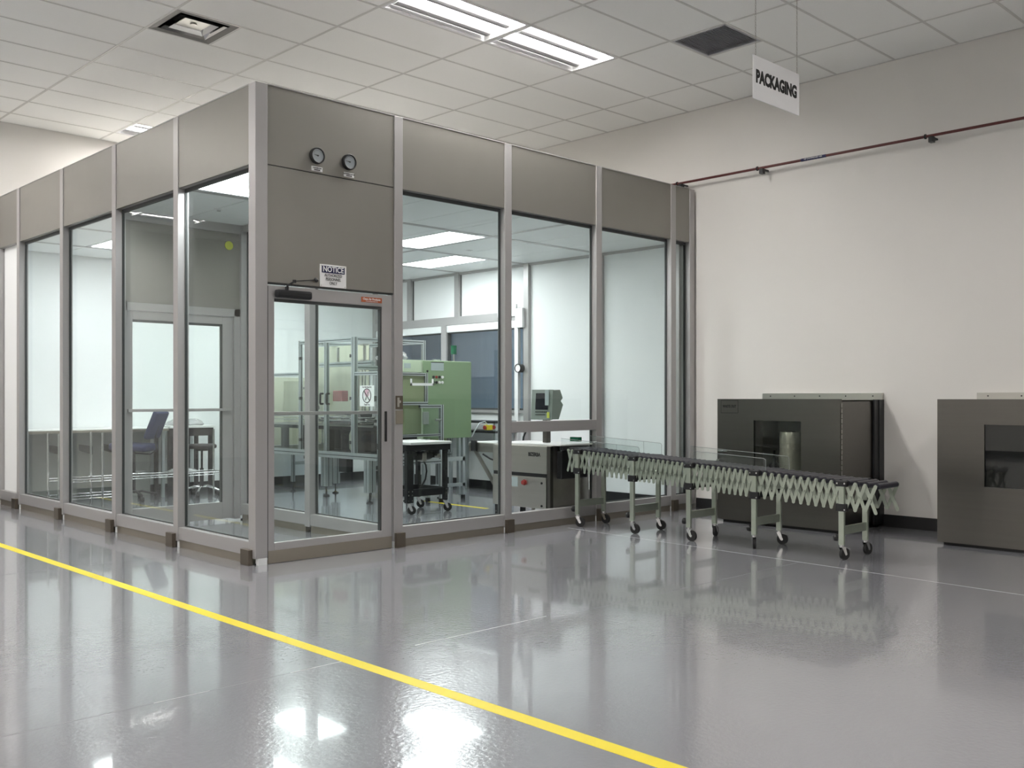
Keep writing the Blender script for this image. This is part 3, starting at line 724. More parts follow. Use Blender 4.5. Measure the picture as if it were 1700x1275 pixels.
isleg = lambda y: any(abs(y - (l + s)) < .002 for l in legsY for s in (-.027, .027))
for side, X, nx in (('n', XN, -1), ('f', XF, 1)):
    for k in range(len(axles) - 1):
        ya, yb = axles[k], axles[k + 1]
        za, zb = zt(ya) - .024, zt(yb) - .024
        if isleg(ya) and isleg(yb) and ya - yb < .06: continue
        m = MB(); wd = .0265 if ya - yb < .075 else .0285
        m.bar((X + nx * .003, ya, za), (X + nx * .003, yb, zb - LH), wd, .0025, (nx, 0, 0))
        m.bar((X + nx * .009, yb, zb), (X + nx * .009, ya, za - LH), wd, .0025, (nx, 0, 0))
        ym, zm = (ya + yb) / 2, (za + zb - LH) / 2
        m.cyl((X + nx * .002, ym, zm), (X + nx * .017, ym, zm), .0055, 8)
        m.cyl((X, ya, za), (X + nx * .016, ya, za), .0085, 8)
        if side == 'f' and k < 12: far_stuff.add(m.v, m.f); continue
        build('scissor_link', m, M['zinc'], conv)
o = build('scissor_link', far_stuff, M['zinc'], conv); o['kind'] = 'stuff'
# caster master
def caster(parent, x, y, yaw, top, brake=False):
    R = .0465; d = Vector((math.cos(yaw), math.sin(yaw), 0)); n = Vector((-d.y, d.x, 0)); trail = .03
    wc = Vector((x, y, R)) - d * trail
    f = MB()
    f.cyl((x, y, top - .006), (x, y, top), .024, 14).cyl((x, y, top - .016), (x, y, top - .006), .019, 14)
    for s in (-1, 1):
        o_ = n * s * .017
        f.prism([Vector((x, y, top - .014)) + o_ + d * .018, Vector((x, y, top - .014)) + o_ - d * .022, wc + o_ - d * .012 + Vector((0, 0, -.006)), wc + o_ + d * .012 + Vector((0, 0, -.006))], n * s * .002)
    if brake: f.box(x - .012, x + .012, y - .012, y + .012, top - .02, top - .012).beam(Vector((x, y, top - .02)) - d * .03, Vector((x, y, top - .038)) - d * .085, .026, .003)
    c = build('caster', f, M['chrome'], parent)
    build('wheel', MB().cyl(wc - n * .0125, wc + n * .0125, R, 24), M['rubber'], c)
    build('hub', MB().cyl(wc - n * .0165, wc + n * .0165, .012, 12), M['chrome'], c)
yaws_n = [2.0, 1.7, 1.6, 3.6, 2.9]; yaws_f = [1.6, 1.8, 3.4, 1.7, 3.0]
for k, yl in enumerate(legsY):
    ztop = zt(yl); hb_ = .118
    for X, yw, near in ((XN, yaws_n[k], 1), (XF, yaws_f[k], 0)):
        s = -1 if near else 1
        x0, x1 = (X - .030, X - .004) if near else (X + .004, X + .030)
        xo = (x0 + x1) / 2
        lg = build('leg', MB().box(x0, x1, yl - .0225, yl + .0225, hb_, ztop - .05, .003), M['zinc'], conv)
        xx0, xx1 = (x0 - .004, X + .01) if near else (X - .01, x1 + .004)
        build('leg_bracket', MB().box(xx0, xx1, yl - .048, yl + .048, ztop - .052, ztop - .004, .010), M['black'], conv)
        build('leg_clamp', MB().box(xx0, xx1, yl - .044, yl + .044, ztop - .245, ztop - .185, .006), M['black'], conv)
        bb = MB()
        for q in (-.031, .031):
            bb.cyl((xx0 if near else xx1, yl + q, ztop - .026), ((xx0 - .004) if near else (xx1 + .004), yl + q, ztop - .026), .007, 8)
        bb.cyl((xx0 if near else xx1, yl - .031, ztop - .23), ((xx0 - .004) if near else (xx1 + .004), yl - .031, ztop - .23), .006, 8)
        build('bolts', bb, M['chrome'], conv)
        caster(conv, xo, yl, yw, hb_, brake=(k in (3, 4)))
    build('cross_brace', MB().box(XN - .004, XF + .004, yl - .012, yl + .012, .195, .262, .002), M['zinc'], conv)
    build('cross_plate', MB().box(XN + .01, XF - .01, yl - .010, yl + .010, ztop - .235, ztop - .19), M['blackmetal'], conv)
    kb = lathe((0, 0, 0), [(-.012, .008), (.002, .010), (.004, .028), (.022, .028), (.028, .02)], 14, .08)
    for i_, v in enumerate(kb.v): kb.v[i_] = (XN - .017 + v[0], yl + .036 + v[2], .170 + v[1])
    build('knob', kb, M['black'], conv)

# clear acrylic guards along both sides of the conveyor
def guard(x, y0, y1, h, label, post_y):
    pts = []; rc = .025
    def zz(y): return zt(y) - .006
    P = [(x, y0, zz(y0)), (x, y1, zz(y1))]
    for k in range(5):
        t = k / 4 * math.pi / 2; P.append((x, y1 + rc - rc * math.cos(t), zz(y1) + h - rc + rc * math.sin(t)))
    P.append((x, y0, zz(y0) + h))
    r = thing('acrylic_guard', (x, (y0 + y1) / 2, zz(y0)), label, 'guard', 'clear acrylic side guards on the conveyor')
    build('sheet', MB().prism(P, (.005, 0, 0)), M['acrylic'], r)
    e = MB().tube([Vector(p_) + Vector((.0025, 0, 0)) for p_ in P[1:]], .0022, 6)
    build('polished_edge', e, M['acryledge'], r)
    b = MB()
    for yy in post_y: b.tube([(x + .002, yy, zz(yy)), (x + .002, yy, zz(yy) + h)], .0018, 6)
    build('joint', b, M['acryledge'], r)
guard(XN + .02, .10, -.895, .088, 'clear acrylic guard on the near side of the conveyor, section next to the opening', [-.62])
guard(XF - .025, .0, -.915, .115, 'clear acrylic guard on the far side of the conveyor, section next to the opening', [-.70])
guard(XN + .02, -1.50, -2.235, .105, 'clear acrylic guard on the near side of the conveyor, section toward the viewer', [])
guard(XF - .025, -1.25, -2.270, .115, 'clear acrylic guard on the far side of the conveyor, section toward the viewer', [])

# ------------------------------------------------------------------ checkweigher in the opening
r = thing('checkweigher', (3.65, .45, 0), 'stainless checkweigher cabinet behind the low opening with BIZERBA lettering', 'machine')
X0, X1, Y0, Y1 = 3.36, 3.95, .145, .98
build('body', MB().box(X0 + .02, X1, Y0, Y1, .14, .785, .006), M['stainless'], r)
build('fascia', MB().box(X0, X0 + .02, Y0 + .045, Y1, .50, .775, .002), M['stainless'], r)
dr = build('door', MB().box(X0 - .004, X0 + .018, Y0 + .05, Y1, .145, .462, .003), M['stainless'], r)
build('rotary_switch', MB().cyl((X0 - .004, .50, .40), (X0 - .012, .50, .40), .030, 20).cyl((X0 - .012, .50, .40), (X0 - .035, .50, .40), .022, 16), M['red'], dr)
build('door_lock', MB().cyl((X0 - .004, .255, .405), (X0 - .01, .255, .405), .012, 12), M['black'], dr)
build('door_lock', MB().cyl((X0 - .004, .255, .175), (X0 - .01, .255, .175), .012, 12), M['black'], dr)
build('rating_label', MB().box(X0 - .006, X0 - .004, .60, .70, .35, .45), M['cyanlabel'], dr)
build('rail_gap', MB().box(X0 + .012, X0 + .022, Y0 + .045, Y1, .462, .50), M['black'], r)
build('corner_post', MB().box(X0, X0 + .045, Y0 - .004, Y0 + .042, .14, .78, .004), M['steel'], r)
text('lettering', 'BIZERBA', .052, (X0 - .001, .365, .690), (0, -1, 0), (0, 0, 1), M['ink'], r, sx=.86, bold=.002)
build('top_belt', MB().box(X0 + .05, X1 - .06, Y0 - .10, Y1, .785, .80, .005), M['tabletop'], r)
for x in (X0 + .05, X1 - .06):
    for y in (Y0 + .08, Y1 - .08): build('leg', MB().cyl((x, y, 0), (x, y, .15), .02, 12).cyl((x, y, 0), (x, y, .01), .035, 14), M['stainless'], r)
for k in (0, 1):
    build('belt_end', MB().cyl((X0 + .08, Y0 - .08, .755), (X1 - .1, Y0 - .08, .755), .024, 14), M['blackmetal'], r) if k == 0 else None
build('drive_housing', MB().box(X0 + .10, X1 - .1, Y0 - .07, Y0, .45, .73, .01), M['blackmetal'], r)
build('scanner', MB().box(X0 + .36, X0 + .41, Y0 - .06, Y0 + .06, .82, .865, .004), M['greenlens'], r)
# terminal on its pole
r = thing('operator_terminal', (3.66, .42, .79), 'grey-green touch terminal with dark screen above the checkweigher', 'terminal')
tp = []
prof = [(.0, .0), (.02, .30), (.13, .305), (.17, .22), (.14, .19), (.175, .15), (.11, .0)]     # depth, height outline
m = MB(); m.prism([(3.56 + .0 + dx, .60, 1.045 + dz) for dx, dz in prof], (0, -.285, 0)); build('housing', m, M['hmi'], r)
build('bezel', MB().prism([(3.556, .608, 1.04), (3.574, .608, 1.352), (3.584, .608, 1.352), (3.566, .608, 1.04)], (0, -.30, 0)), M['hmi'], r)
sc = MB().prism([(3.561, .545, 1.145), (3.571, .545, 1.315), (3.574, .545, 1.315), (3.564, .545, 1.145)], (0, -.18, 0))
for i_, v in enumerate(sc.v): sc.v[i_] = (v[0] - .004, v[1], v[2])
build('screen', sc, M['screen'], r)
m = MB()
for k in range(7): m.box(3.553, 3.557, .54 - k * .025, .525 - k * .025, 1.115, 1.127)
m.box(3.552, 3.556, .54, .40, 1.09, 1.096); build('keys', m, M['ink'], r)
build('yellow_note', MB().box(3.549, 3.552, .37, .335, 1.06, 1.12), M['yellowgreen'], r)
build('pole', MB().box(3.60, 3.66, .42, .48, .802, 1.05, .004), M['steel'], r)
build('white_note', MB().box(3.5525, 3.556, .40, .345, 1.19, 1.35), M['cyanlabel'], r)

# infeed conveyor with dark leg and diagonal brace
r = thing('infeed_conveyor', (3.7, 1.5, 0), 'small stainless infeed conveyor with one dark leg and a diagonal brace', 'conveyor')
build('side_plate', MB().box(3.50, 3.515, 1.0, 1.52, .675, .775, .003).box(3.90, 3.915, 1.0, 1.62, .675, .775, .003), M['stainless'], r)
build('belt', MB().box(3.515, 3.90, 1.0, 1.52, .765, .782, .004).cyl((3.515, 1.52, .755), (3.90, 1.52, .755), .026, 14), M['tabletop'], r)
build('leg', MB().box(3.495, 3.535, 1.045, 1.095, 0, .70, .003), M['blackmetal'], r)
build('leg', MB().box(3.875, 3.915, 1.045, 1.095, 0, .70, .003), M['blackmetal'], r)
build('diagonal_brace', MB().beam((3.505, 1.43, .70), (3.505, 1.10, .32), .03, .03), M['stainless'], r)
build('hinge_block', MB().box(3.47, 3.50, 1.38, 1.46, .68, .80, .006), M['blackmetal'], r)
m = MB()
for z in (.05, .18, .62): m.cyl((3.495, 1.07, z), (3.489, 1.07, z), .006, 8)
build('bolts', m, M['chrome'], r)

# ------------------------------------------------------------------ bolted black cart
r = thing('rolling_work_cart', (3.1, 2.05, 0), 'black bolted-frame cart on castors with pale top, right of the door', 'cart')
cxs, cys = (2.86, 3.37), (1.78, 2.26)
build('top', MB().box(2.84, 3.42, 1.72, 2.32, .755, .785, .008), M['tabletop'], r)
m = MB().box(2.81, 3.41, 1.735, 1.765, .69, .755).box(2.81, 3.41, 2.27, 2.30, .69, .755).box(2.81, 2.84, 1.74, 2.3, .69, .755).box(3.38, 3.41, 1.74, 2.3, .69, .755)
build('apron', m, M['blackmetal'], r)
for x, w_ in ((2.86, .045), (3.37, .02)):
    for y in cys:
        build('leg', MB().box(x - w_, x + w_, y - .025, y + .025, .125, .70, .003), M['blackmetal'], r)
build('lower_rail', MB().box(2.86, 3.37, 1.765, 1.795, .19, .27).box(2.86, 3.37, 2.245, 2.275, .19, .27).box(2.85, 2.88, 1.78, 2.26, .19, .27).box(3.355, 3.385, 1.78, 2.26, .19, .27), M['blackmetal'], r)
m = MB()
for x in (2.835, 2.885, 3.37):
    for z in (.21, .25, .72, .745, .15): m.cyl((x, 1.755, z), (x, 1.75, z), .006, 8)
build('bolts', m, M['chrome'], r)
for x in (2.86, 3.37):
    for y in cys: caster(r, x, y, 2.6, .126)
build('drive_motor', MB().box(3.02, 3.10, 1.85, 1.98, .58, .68, .01).cyl((3.14, 1.9, .63), (3.26, 1.9, .63), .045, 18).box(3.22, 3.36, 1.86, 1.95, .60, .69, .01).cyl((2.96, 1.88, .64), (3.02, 1.88, .64), .03, 14), M['blackmetal'], r)
build('gearbox', MB().box(3.10, 3.16, 1.84, 1.94, .56, .66, .01).cyl((3.30, 1.85, .62), (3.30, 1.80, .62), .025, 12), M['stainless'], r)
build('cable', MB().tube([(3.12, 1.86, .58), (3.16, 1.86, .52), (3.18, 1.87, .45), (3.17, 1.88, .36), (3.13, 1.9, .28), (3.10, 1.9, .24)], .010, 8), M['black'], r)

# ------------------------------------------------------------------ framed assembly machine
def prof(mb, gm, p0, p1, s, axis):   # aluminium extrusion with slots along each face
    x0, y0, z0 = p0; x1, y1, z1 = p1
    h = s / 2; q = .005
    if axis == 'z':
        mb.box(x0 - h, x0 + h, y0 - h, y0 + h, z0, z1, .003)
        gm.box(x0 - h - .0008, x0 + h + .0008, y0 - q, y0 + q, z0, z1); gm.box(x0 - q, x0 + q, y0 - h - .0008, y0 + h + .0008, z0, z1)
    if axis == 'y':
        mb.box(x0 - h, x0 + h, y0, y1, z0 - h, z0 + h, .003)
        gm.box(x0 - h - .0008, x0 + h + .0008, y0, y1, z0 - q, z0 + q); gm.box(x0 - q, x0 + q, y0, y1, z0 - h - .0008, z0 + h + .0008)
    if axis == 'x':
        mb.box(x0, x1, y0 - h, y0 + h, z0 - h, z0 + h, .003)
        gm.box(x0, x1, y0 - h - .0008, y0 + h + .0008, z0 - q, z0 + q); gm.box(x0, x1, y0 - q, y0 + q, z0 - h - .0008, z0 + h + .0008)
mach = thing('assembly_machine', (3.75, 4.1, 0), 'large aluminium-framed guarded assembly machine with cream rear boards', 'machine')
XA, XB = 3.22, 4.30
S = .045
def P1(name, p0, p1, ax, s=S, par=None):
    a_, g_ = MB(), MB(); prof(a_, g_, p0, p1, s, ax)
    o_ = build(name, a_, M['profile'], par or mach); build('slot', g_, M['groove'], o_); return o_
zb = .555
for y, z in ((2.80, 1.58), (3.31, 2.01), (3.915, 1.97), (4.52, 2.01), (5.65, 1.58)):
    P1('upright', (XA, y, zb + .03), (XA, y, z), 'z', .05 if y == 3.915 else .042 if y != 3.31 else .06)
for y, z in ((2.80, 1.58), (3.31, 2.01), (4.52, 2.01), (5.65, 1.58)): P1('upright', (XB, y, zb + .03), (XB, y, z), 'z', .042)
P1('top_rail', (XA, 3.34, 1.985), (XA, 4.50, 1.985), 'y'); P1('top_rail', (XB, 3.34, 1.985), (XB, 4.50, 1.985), 'y')
P1('top_rail', (XA + .03, 3.31, 1.985), (XB - .02, 3.31, 1.985), 'x'); P1('top_rail', (XA + .03, 4.52, 1.985), (XB - .02, 4.52, 1.985), 'x')
P1('top_rail', (XA, 2.82, 1.56), (XA, 3.28, 1.56), 'y'); P1('top_rail', (XA, 4.54, 1.575), (XA, 5.63, 1.575), 'y')
P1('top_rail', (XB, 4.54, 1.575), (XB, 5.63, 1.575), 'y'); P1('top_rail', (XA + .02, 2.80, 1.56), (XB - .02, 2.80, 1.56), 'x')
P1('mid_rail', (XA + .30, 3.34, 1.70), (XA + .30, 4.50, 1.70), 'y', .06)
P1('mid_rail', (XA + .03, 3.31, 1.64), (XB - .02, 3.31, 1.64), 'x', .05); P1('mid_rail', (XB, 3.34, 1.64), (XB, 4.5, 1.64), 'y')
P1('base_beam', (XA, 2.80, zb), (XA, 5.67, zb), 'y', .075); P1('base_beam', (XB, 2.80, zb), (XB, 5.67, zb), 'y', .075)
P1('base_beam', (XA + .04, 2.83, zb), (XB - .04, 2.83, zb), 'x', .075); P1('base_beam', (XA + .04, 4.35, zb), (XB - .04, 4.35, zb), 'x', .075); P1('base_beam', (XA + .04, 5.63, zb), (XB - .04, 5.63, zb), 'x', .075)
build('deck_plate', MB().box(XA + .04, XB - .04, 2.84, 5.62, zb + .0, zb + .035), M['blackmetal'], mach)
# legs with leveling feet
for x, y, s in ((3.24, 3.02, .105), (3.36, 4.13, .105), (3.68, 4.40, .09), (3.40, 5.0, .045), (3.72, 2.92, .09), (4.26, 2.92, .09), (4.26, 4.4, .09), (4.26, 5.5, .07), (3.3, 5.55, .07)):
    l_ = P1('leg', (x, y, .13), (x, y, zb - .03), 'z', s)
    build('leveling_foot', MB().cyl((x, y, .02), (x, y, .14), .010, 10).cyl((x, y, 0), (x, y, .012), .042, 20).cyl((x, y, .012), (x, y, .024), .036, 20, .015), M['blackmetal'], l_)
build('brace', MB().box(3.40, 3.72, 4.98, 5.02, .36, .40).box(3.24, 3.72, 2.99, 3.04, .445, .495), M['profile'], mach)
build('control_gear', MB().box(3.32, 3.42, 3.62, 3.80, .33, .54, .01).box(3.45, 3.70, 3.2, 3.4, .38, .54, .01).box(3.34, 3.40, 4.58, 4.64, .46, .55), M['blackmetal'], mach)
# boards on rear and ends
def board(nm, m, x0, x1, y0, y1, z0, z1): return build(nm, MB().box(x0, x1, y0, y1, z0, z1), M[m], mach)
board('rear_board', 'cream', XB - .004, XB + .004, 4.54, 5.63, .60, 1.555); board('inner_board', 'cream', 3.75, 3.758, 3.75, 5.05, .95, 1.96)
board('rear_board', 'olive', XB - .004, XB + .004, 2.82, 3.29, .60, 1.555)
board('end_board', 'cream', XA + .02, XB - .02, 5.648, 5.656, .60, 1.555)
board('inner_board', 'cream', 3.62, 3.63, 4.56, 5.60, .95, 1.50)
# clear doors with handles and hinges
def cdoor(y0, y1, z0, z1):
    o_ = build('guard_door', MB().box(XA - .006, XA - .001, y0, y1, z0, z1), M['acrylic'], mach); return o_
g1 = cdoor(3.34, 3.89, .60, 1.96); g2 = cdoor(3.94, 4.49, .60, 1.96); g3 = cdoor(4.55, 5.62, .60, 1.55); g4 = cdoor(2.83, 3.27, .60, 1.53)
def handle(par, y):
    build('handle', MB().tube([(XA - .006, y, 1.19), (XA - .045, y, 1.19), (XA - .05, y, 1.20), (XA - .05, y, 1.31), (XA - .045, y, 1.32), (XA - .006, y, 1.32)], .013, 10), M['black'], par)
handle(g1, 3.845); handle(g2, 3.985)
for par, y in ((g1, 3.35), (g2, 4.50)):
    for z in (.72, 1.26, 1.78): build('hinge', MB().box(XA - .03, XA - .003, y - .025, y + .025, z - .02, z + .02, .005), M['black'], par)
# mechanisms: conveyor bed, tower, pick arm
build('transfer_bed', MB().box(3.35, 3.60, 3.1, 5.55, .86, .92, .005), M['blackmetal'], mach)
build('transfer_bed_edge', MB().box(3.335, 3.35, 3.1, 5.55, .905, .925).box(3.60, 3.615, 3.1, 5.55, .905, .925), M['stainless'], mach)
build('bed_supports', (lambda g: ([g.box(3.42, 3.50, y - .04, y + .04, .59, .86) for y in (3.2, 3.7, 4.2, 4.75, 5.3)], g)[-1])(MB()), M['blackmetal'], mach)
build('guide_rail', MB().cyl((3.34, 3.1, .98), (3.34, 5.5, .98), .006, 8).cyl((3.34, 3.1, 1.02), (3.34, 5.5, 1.02), .006, 8), M['chrome'], mach)
m = MB()
for y in (3.62, 3.68, 3.76): m.cyl((3.60, y, .95), (3.60, y, 1.62), .010, 10)
m.box(3.56, 3.64, 3.58, 3.80, 1.62, 1.65); build('guide_columns', m, M['stainless'], mach)
build('lower_drive', MB().box(3.40, 3.72, 3.35, 3.56, .60, .90, .02).box(3.55, 3.95, 3.9, 4.4, .60, .98, .02).box(3.42, 3.70, 3.68, 3.90, .60, .80, .02).box(3.60, 3.9, 2.9, 3.3, .6, .9, .02), M['blackmetal'], mach)
build('press_head', MB().box(3.50, 3.70, 3.60, 3.88, 1.02, 1.10, .008).box(3.54, 3.66, 3.56, 3.84, .93, 1.0, .008).box(3.45, 3.75, 3.45, 3.70, .62, .84, .02), M['blackmetal'], mach)
m = MB()
for k in range(14):
    y = 3.15 + .1 * k + random.uniform(-.03, .03); z = .95 + random.random() * .12; m.box(3.40, 3.56, y, y + .045, z, z + .03, .004)
build('tooling_blocks', m, M['blackmetal'], mach)
m = MB()
for k in range(12):
    y = 3.15 + .11 * k + random.uniform(-.03, .03); z = .93 + random.random() * .16; m.box(3.38, 3.55, y, y + .05, z, z + .014, .003)
build('tooling_bars', m, M['stainless'], mach)
build('red_cover', MB().box(3.46, 3.56, 3.93, 4.14, 1.22, 1.36, .012), M['red'], mach)
build('junction_box', MB().box(3.60, 3.66, 3.44, 3.52, 1.22, 1.29, .006), M['black'], mach)
build('air_tank', lathe((3.42, 3.62, .60), [(0, .03), (.03, .05), (.20, .055), (.26, .03), (.28, .01)], 16), M['cream'], mach)
m = MB().cyl((3.55, 3.02, 1.10), (3.55, 3.02, 1.52), .06, 20).cyl((3.55, 3.02, 1.42), (3.55, 2.95, 1.50), .035, 14).beam((3.48, 3.20, 1.40), (3.54, 3.03, 1.50), .03, .03).box(3.47, 3.62, 2.94, 3.10, .98, 1.10, .02)
build('bowl_feeder', m, M['hmi'], mach)
m = MB().torus((3.52, 3.0, 1.18), (1, 0, 0), .10, .022, 24, 8).torus((3.50, 2.98, 1.0), (1, 0, 0), .09, .018, 24, 8)
build('cable_loops', m, M['black'], mach)
build('cylinder_rods', MB().cyl((3.52, 4.10, 1.72), (3.52, 4.10, 1.92), .018, 12).cyl((3.52, 3.52, 1.74), (3.52, 3.52, 1.93), .020, 12).box(3.48, 3.56, 3.49, 3.56, 1.925, 1.945).box(3.48, 3.56, 3.49, 3.56, 1.725, 1.745), M['stainless'], mach)
build('column', MB().box(3.42, 3.50, 4.62, 4.70, .93, 1.53).box(3.38, 3.54, 4.60, 4.72, 1.38, 1.41).beam((3.45, 4.66, 1.0), (3.45, 4.45, 1.15), .03, .04), M['steel'], mach)
build('white_strip', MB().box(3.45, 3.47, 4.85, 4.92, .60, 1.30), M['white'], mach)
build('plastic_bag', lathe((3.60, 3.05, 1.72), [(0, .16), (.04, .19), (.09, .15), (.15, .09), (.19, .02)], 24, .12), M['bag'], mach)
# prohibition sheet on the low guard door
r = thing('prohibition_sign', (XA - .01, 3.05, 1.29), 'white sheet with black crossed circle taped on the framed machine guard', 'sign')
xs_ = XA - .008
build('sheet', MB().box(xs_ - .001, xs_, 2.895, 3.185, 1.165, 1.415), M['paper'], r)
build('pink_patch', MB().cyl((xs_ - .001, 3.04, 1.325), (xs_ - .0015, 3.04, 1.325), .05, 20), M['pink'], r)
sy, sz = 3.04, 1.292
build('ring', MB().torus((xs_ - .002, sy, sz), (1, 0, 0), .083, .005, 32, 6), M['ink'], r)
build('slash', MB().beam((xs_ - .003, sy + .058, sz + .058), (xs_ - .003, sy - .058, sz - .058), .003, .011), M['ink'], r)
build('hand_drawing', MB().prism([(xs_ - .0018, sy + .045, sz - .05), (xs_ - .0018, sy + .02, sz - .062), (xs_ - .0018, sy - .005, sz - .03), (xs_ - .0018, sy + .018, sz - .012)], (-.001, 0, 0)).beam((xs_ - .002, sy - .01, sz + .01), (xs_ - .002, sy - .04, sz + .05), .002, .012).beam((xs_ - .002, sy - .02, sz), (xs_ - .002, sy - .015, sz + .05), .002, .006).beam((xs_ - .002, sy + .01, sz - .02), (xs_ - .002, sy - .02, sz + .012), .002, .01), M['hmi'], r)
text('wording', 'Do Not Reach In', .026, (xs_ - .0015, 3.04, 1.395), (0, -1, 0), (0, 0, 1), M['ink'], r, bold=.0006)
text('wording', 'Thank You', .026, (xs_ - .0015, 3.04, 1.185), (0, -1, 0), (0, 0, 1), M['ink'], r, bold=.0006)

# green control cabinet
cab = thing('control_cabinet', (4.2, 2.65, 0), 'sage green control cabinet with push buttons inside the clean room', 'cabinet')
GY = 2.62
gx0, gx1, gz0, gz1 = 3.745, 4.515, .768, 1.722
build('body', MB().box(gx0, gx1, GY + .02, GY + .13, gz0, gz1, .004), M['palegreen'], cab)
build('door', MB().box(gx0, gx1, GY, GY + .019, gz0, gz1 - .006, .004), M['green'], cab)
build('name_label', MB().box(3.86, 4.06, GY - .003, GY, 1.60, 1.70), M['cyanlabel'], cab)
build('label_bar', MB().box(3.86, 4.06, GY - .004, GY, 1.695, 1.705), M['blackmetal'], cab)
for rr_ in range(2):
    for q in range(4):
        x, z = 3.895 + q * .047, 1.52 - rr_ * .065
        build('push_button', MB().cyl((x, GY, z), (x, GY - .012, z), .017, 14).cyl((x, GY - .012, z), (x, GY - .02, z), .010, 12), M['red'] if (q == 1 and rr_ == 0) else M['white'] if (q, rr_) in ((3, 0), (2, 1), (3, 1)) else M['black'], cab)
build('door_lock', MB().cyl((3.80, GY, 1.59), (3.80, GY - .01, 1.59), .012, 12), M['black'], cab)
build('valve_box', MB().box(3.45, gx0 - .012, GY + .02, GY + .13, 1.575, 1.722, .004), M['palegreen'], cab)
build('valve_label', MB().box(3.46, 3.56, GY + .016, GY + .02, 1.62, 1.68), M['cyanlabel'], cab)
for x in (3.85, 4.42):
    for y in (GY + .05, GY + .13): build('support', MB().box(x - .02, x + .02, y - .02, y + .02, .05, gz0 + .01), M['profile'], cab)
build('support_rail', MB().box(3.83, 4.44, GY + .03, GY + .07, .16, .20).box(3.83, 4.44, GY + .03, GY + .07, .48, .53), M['profile'], cab)
m = MB()
for x in (3.85, 4.42): m.cyl((x, GY + .05, 0), (x, GY + .05, .05), .03, 14)
build('foot', m, M['black'], cab)
build('light_mast', MB().cyl((4.31, GY + .1, gz1), (4.31, GY + .1, gz1 + .09), .008, 10), M['stainless'], cab)
build('signal_light', MB().cyl((4.31, GY + .1, gz1 + .09), (4.31, GY + .1, gz1 + .19), .038, 18).cyl((4.31, GY + .1, gz1 + .19), (4.31, GY + .1, gz1 + .20), .04, 18), M['greenlens'], cab)
build('top_gland', MB().box(3.95, 4.05, GY + .05, GY + .10, gz1, gz1 + .018, .006), M['hmi'], cab)
# low guard frame in front of the cabinet
lf = thing('guard_frame', (3.6, 2.40, 0), 'low aluminium guard frame with olive board in front of the green cabinet', 'frame')
def P2(name, p0, p1, ax, s=.04): return P1(name, p0, p1, ax, s, lf)
LFY = 2.50
P2('upright', (3.92, LFY, .05), (3.92, LFY, 1.185), 'z', .045); P2('upright', (3.30, LFY, .05), (3.30, LFY, 1.56), 'z'); P2('upright', (3.68, LFY, 1.22), (3.68, LFY, 1.56), 'z')
P2('rail', (3.58, LFY, 1.165), (3.90, LFY, 1.165), 'x'); P2('rail', (3.20, LFY, 1.20), (3.70, LFY, 1.20), 'x'); P2('rail', (3.20, LFY, 1.545), (3.70, LFY, 1.545), 'x', .035)
P2('rail', (3.32, LFY, .50), (3.90, LFY, .50), 'x', .05); P2('rail', (3.32, LFY, .12), (3.90, LFY, .12), 'x', .05); P2('rail', (3.32, LFY, .82), (3.90, LFY, .82), 'x', .03)
build('board', MB().box(3.32, 3.66, LFY + .01, LFY + .016, 1.22, 1.53).box(3.32, 3.62, LFY + .01, LFY + .016, .84, 1.18), M['olive'], lf)
build('clear_sheet', MB().box(3.34, 3.90, LFY - .03, LFY - .026, .84, 1.14), M['acrylic'], lf)
build('sensor', MB().box(3.60, 3.68, LFY - .06, LFY - .03, .95, 1.10, .005).cyl((3.80, LFY - .04, 1.0), (3.88, LFY - .04, 1.0), .014, 10), M['hmi'], lf)
build('bracket_light', MB().box(3.38, 3.72, LFY - .10, LFY - .08, 1.41, 1.44).box(3.38, 3.395, LFY - .10, LFY - .08, 1.41, 1.49).box(3.705, 3.72, LFY - .10, LFY - .08, 1.41, 1.49), M['white'], lf)
build('foot', MB().cyl((3.92, LFY, 0), (3.92, LFY, .05), .03, 14).cyl((3.30, LFY, 0), (3.30, LFY, .05), .03, 14), M['black'], lf)

# stop button box, its arm, wall cable
r = thing('emergency_stop', (4.72, 2.45, .9), 'yellow stop box with red button on a bent rod beside the green cabinet', 'switch')
build('box', MB().box(4.62, 4.72, 2.44, 2.50, .86, .925, .005), M['yellow'], r)
build('button', MB().cyl((4.60, 2.47, .893), (4.62, 2.47, .893), .026, 14).cyl((4.72, 2.43, .893), (4.74, 2.44, .893), .026, 14), M['red'], r)
build('arm', MB().tube([(4.66, 2.47, .92), (4.62, 2.48, .97), (4.55, 2.5, .95), (4.48, 2.52, .85), (4.45, 2.54, .78)], .008, 8), M['profile'], r)
r = thing('wall_bench', (5.2, 3.2, 0), 'dark-edged bench rail along the inner window wall behind the stop button', 'bench')
build('rail', MB().box(5.05, 5.44, 2.75, 4.6, .80, .83).box(5.05, 5.44, 2.75, 4.6, .93, .96), M['blackmetal'], r)
for y in (2.8, 3.7, 4.55): build('leg', MB().box(5.08, 5.12, y - .02, y + .02, 0, .93).box(5.38, 5.42, y - .02, y + .02, 0, .93), M['profile'], r)
tag(build('power_cable', MB().tube([(4.95, 1.75, .93), (4.93, 1.88, .95), (4.90, 2.0, .90), (4.88, 2.05, .78), (4.86, 2.06, .62), (4.80, 2.10, .50), (4.72, 2.25, .45), (4.66, 2.42, .50), (4.6, 2.5, .56)], .012, 8).tube([(4.95, 1.75, .93), (5.1, 1.65, .90), (5.3, 1.6, .93), (5.49, 1.55, .95)], .009, 8), M['black']), 'thick black cable looping down beside the yellow stop button', 'cable')

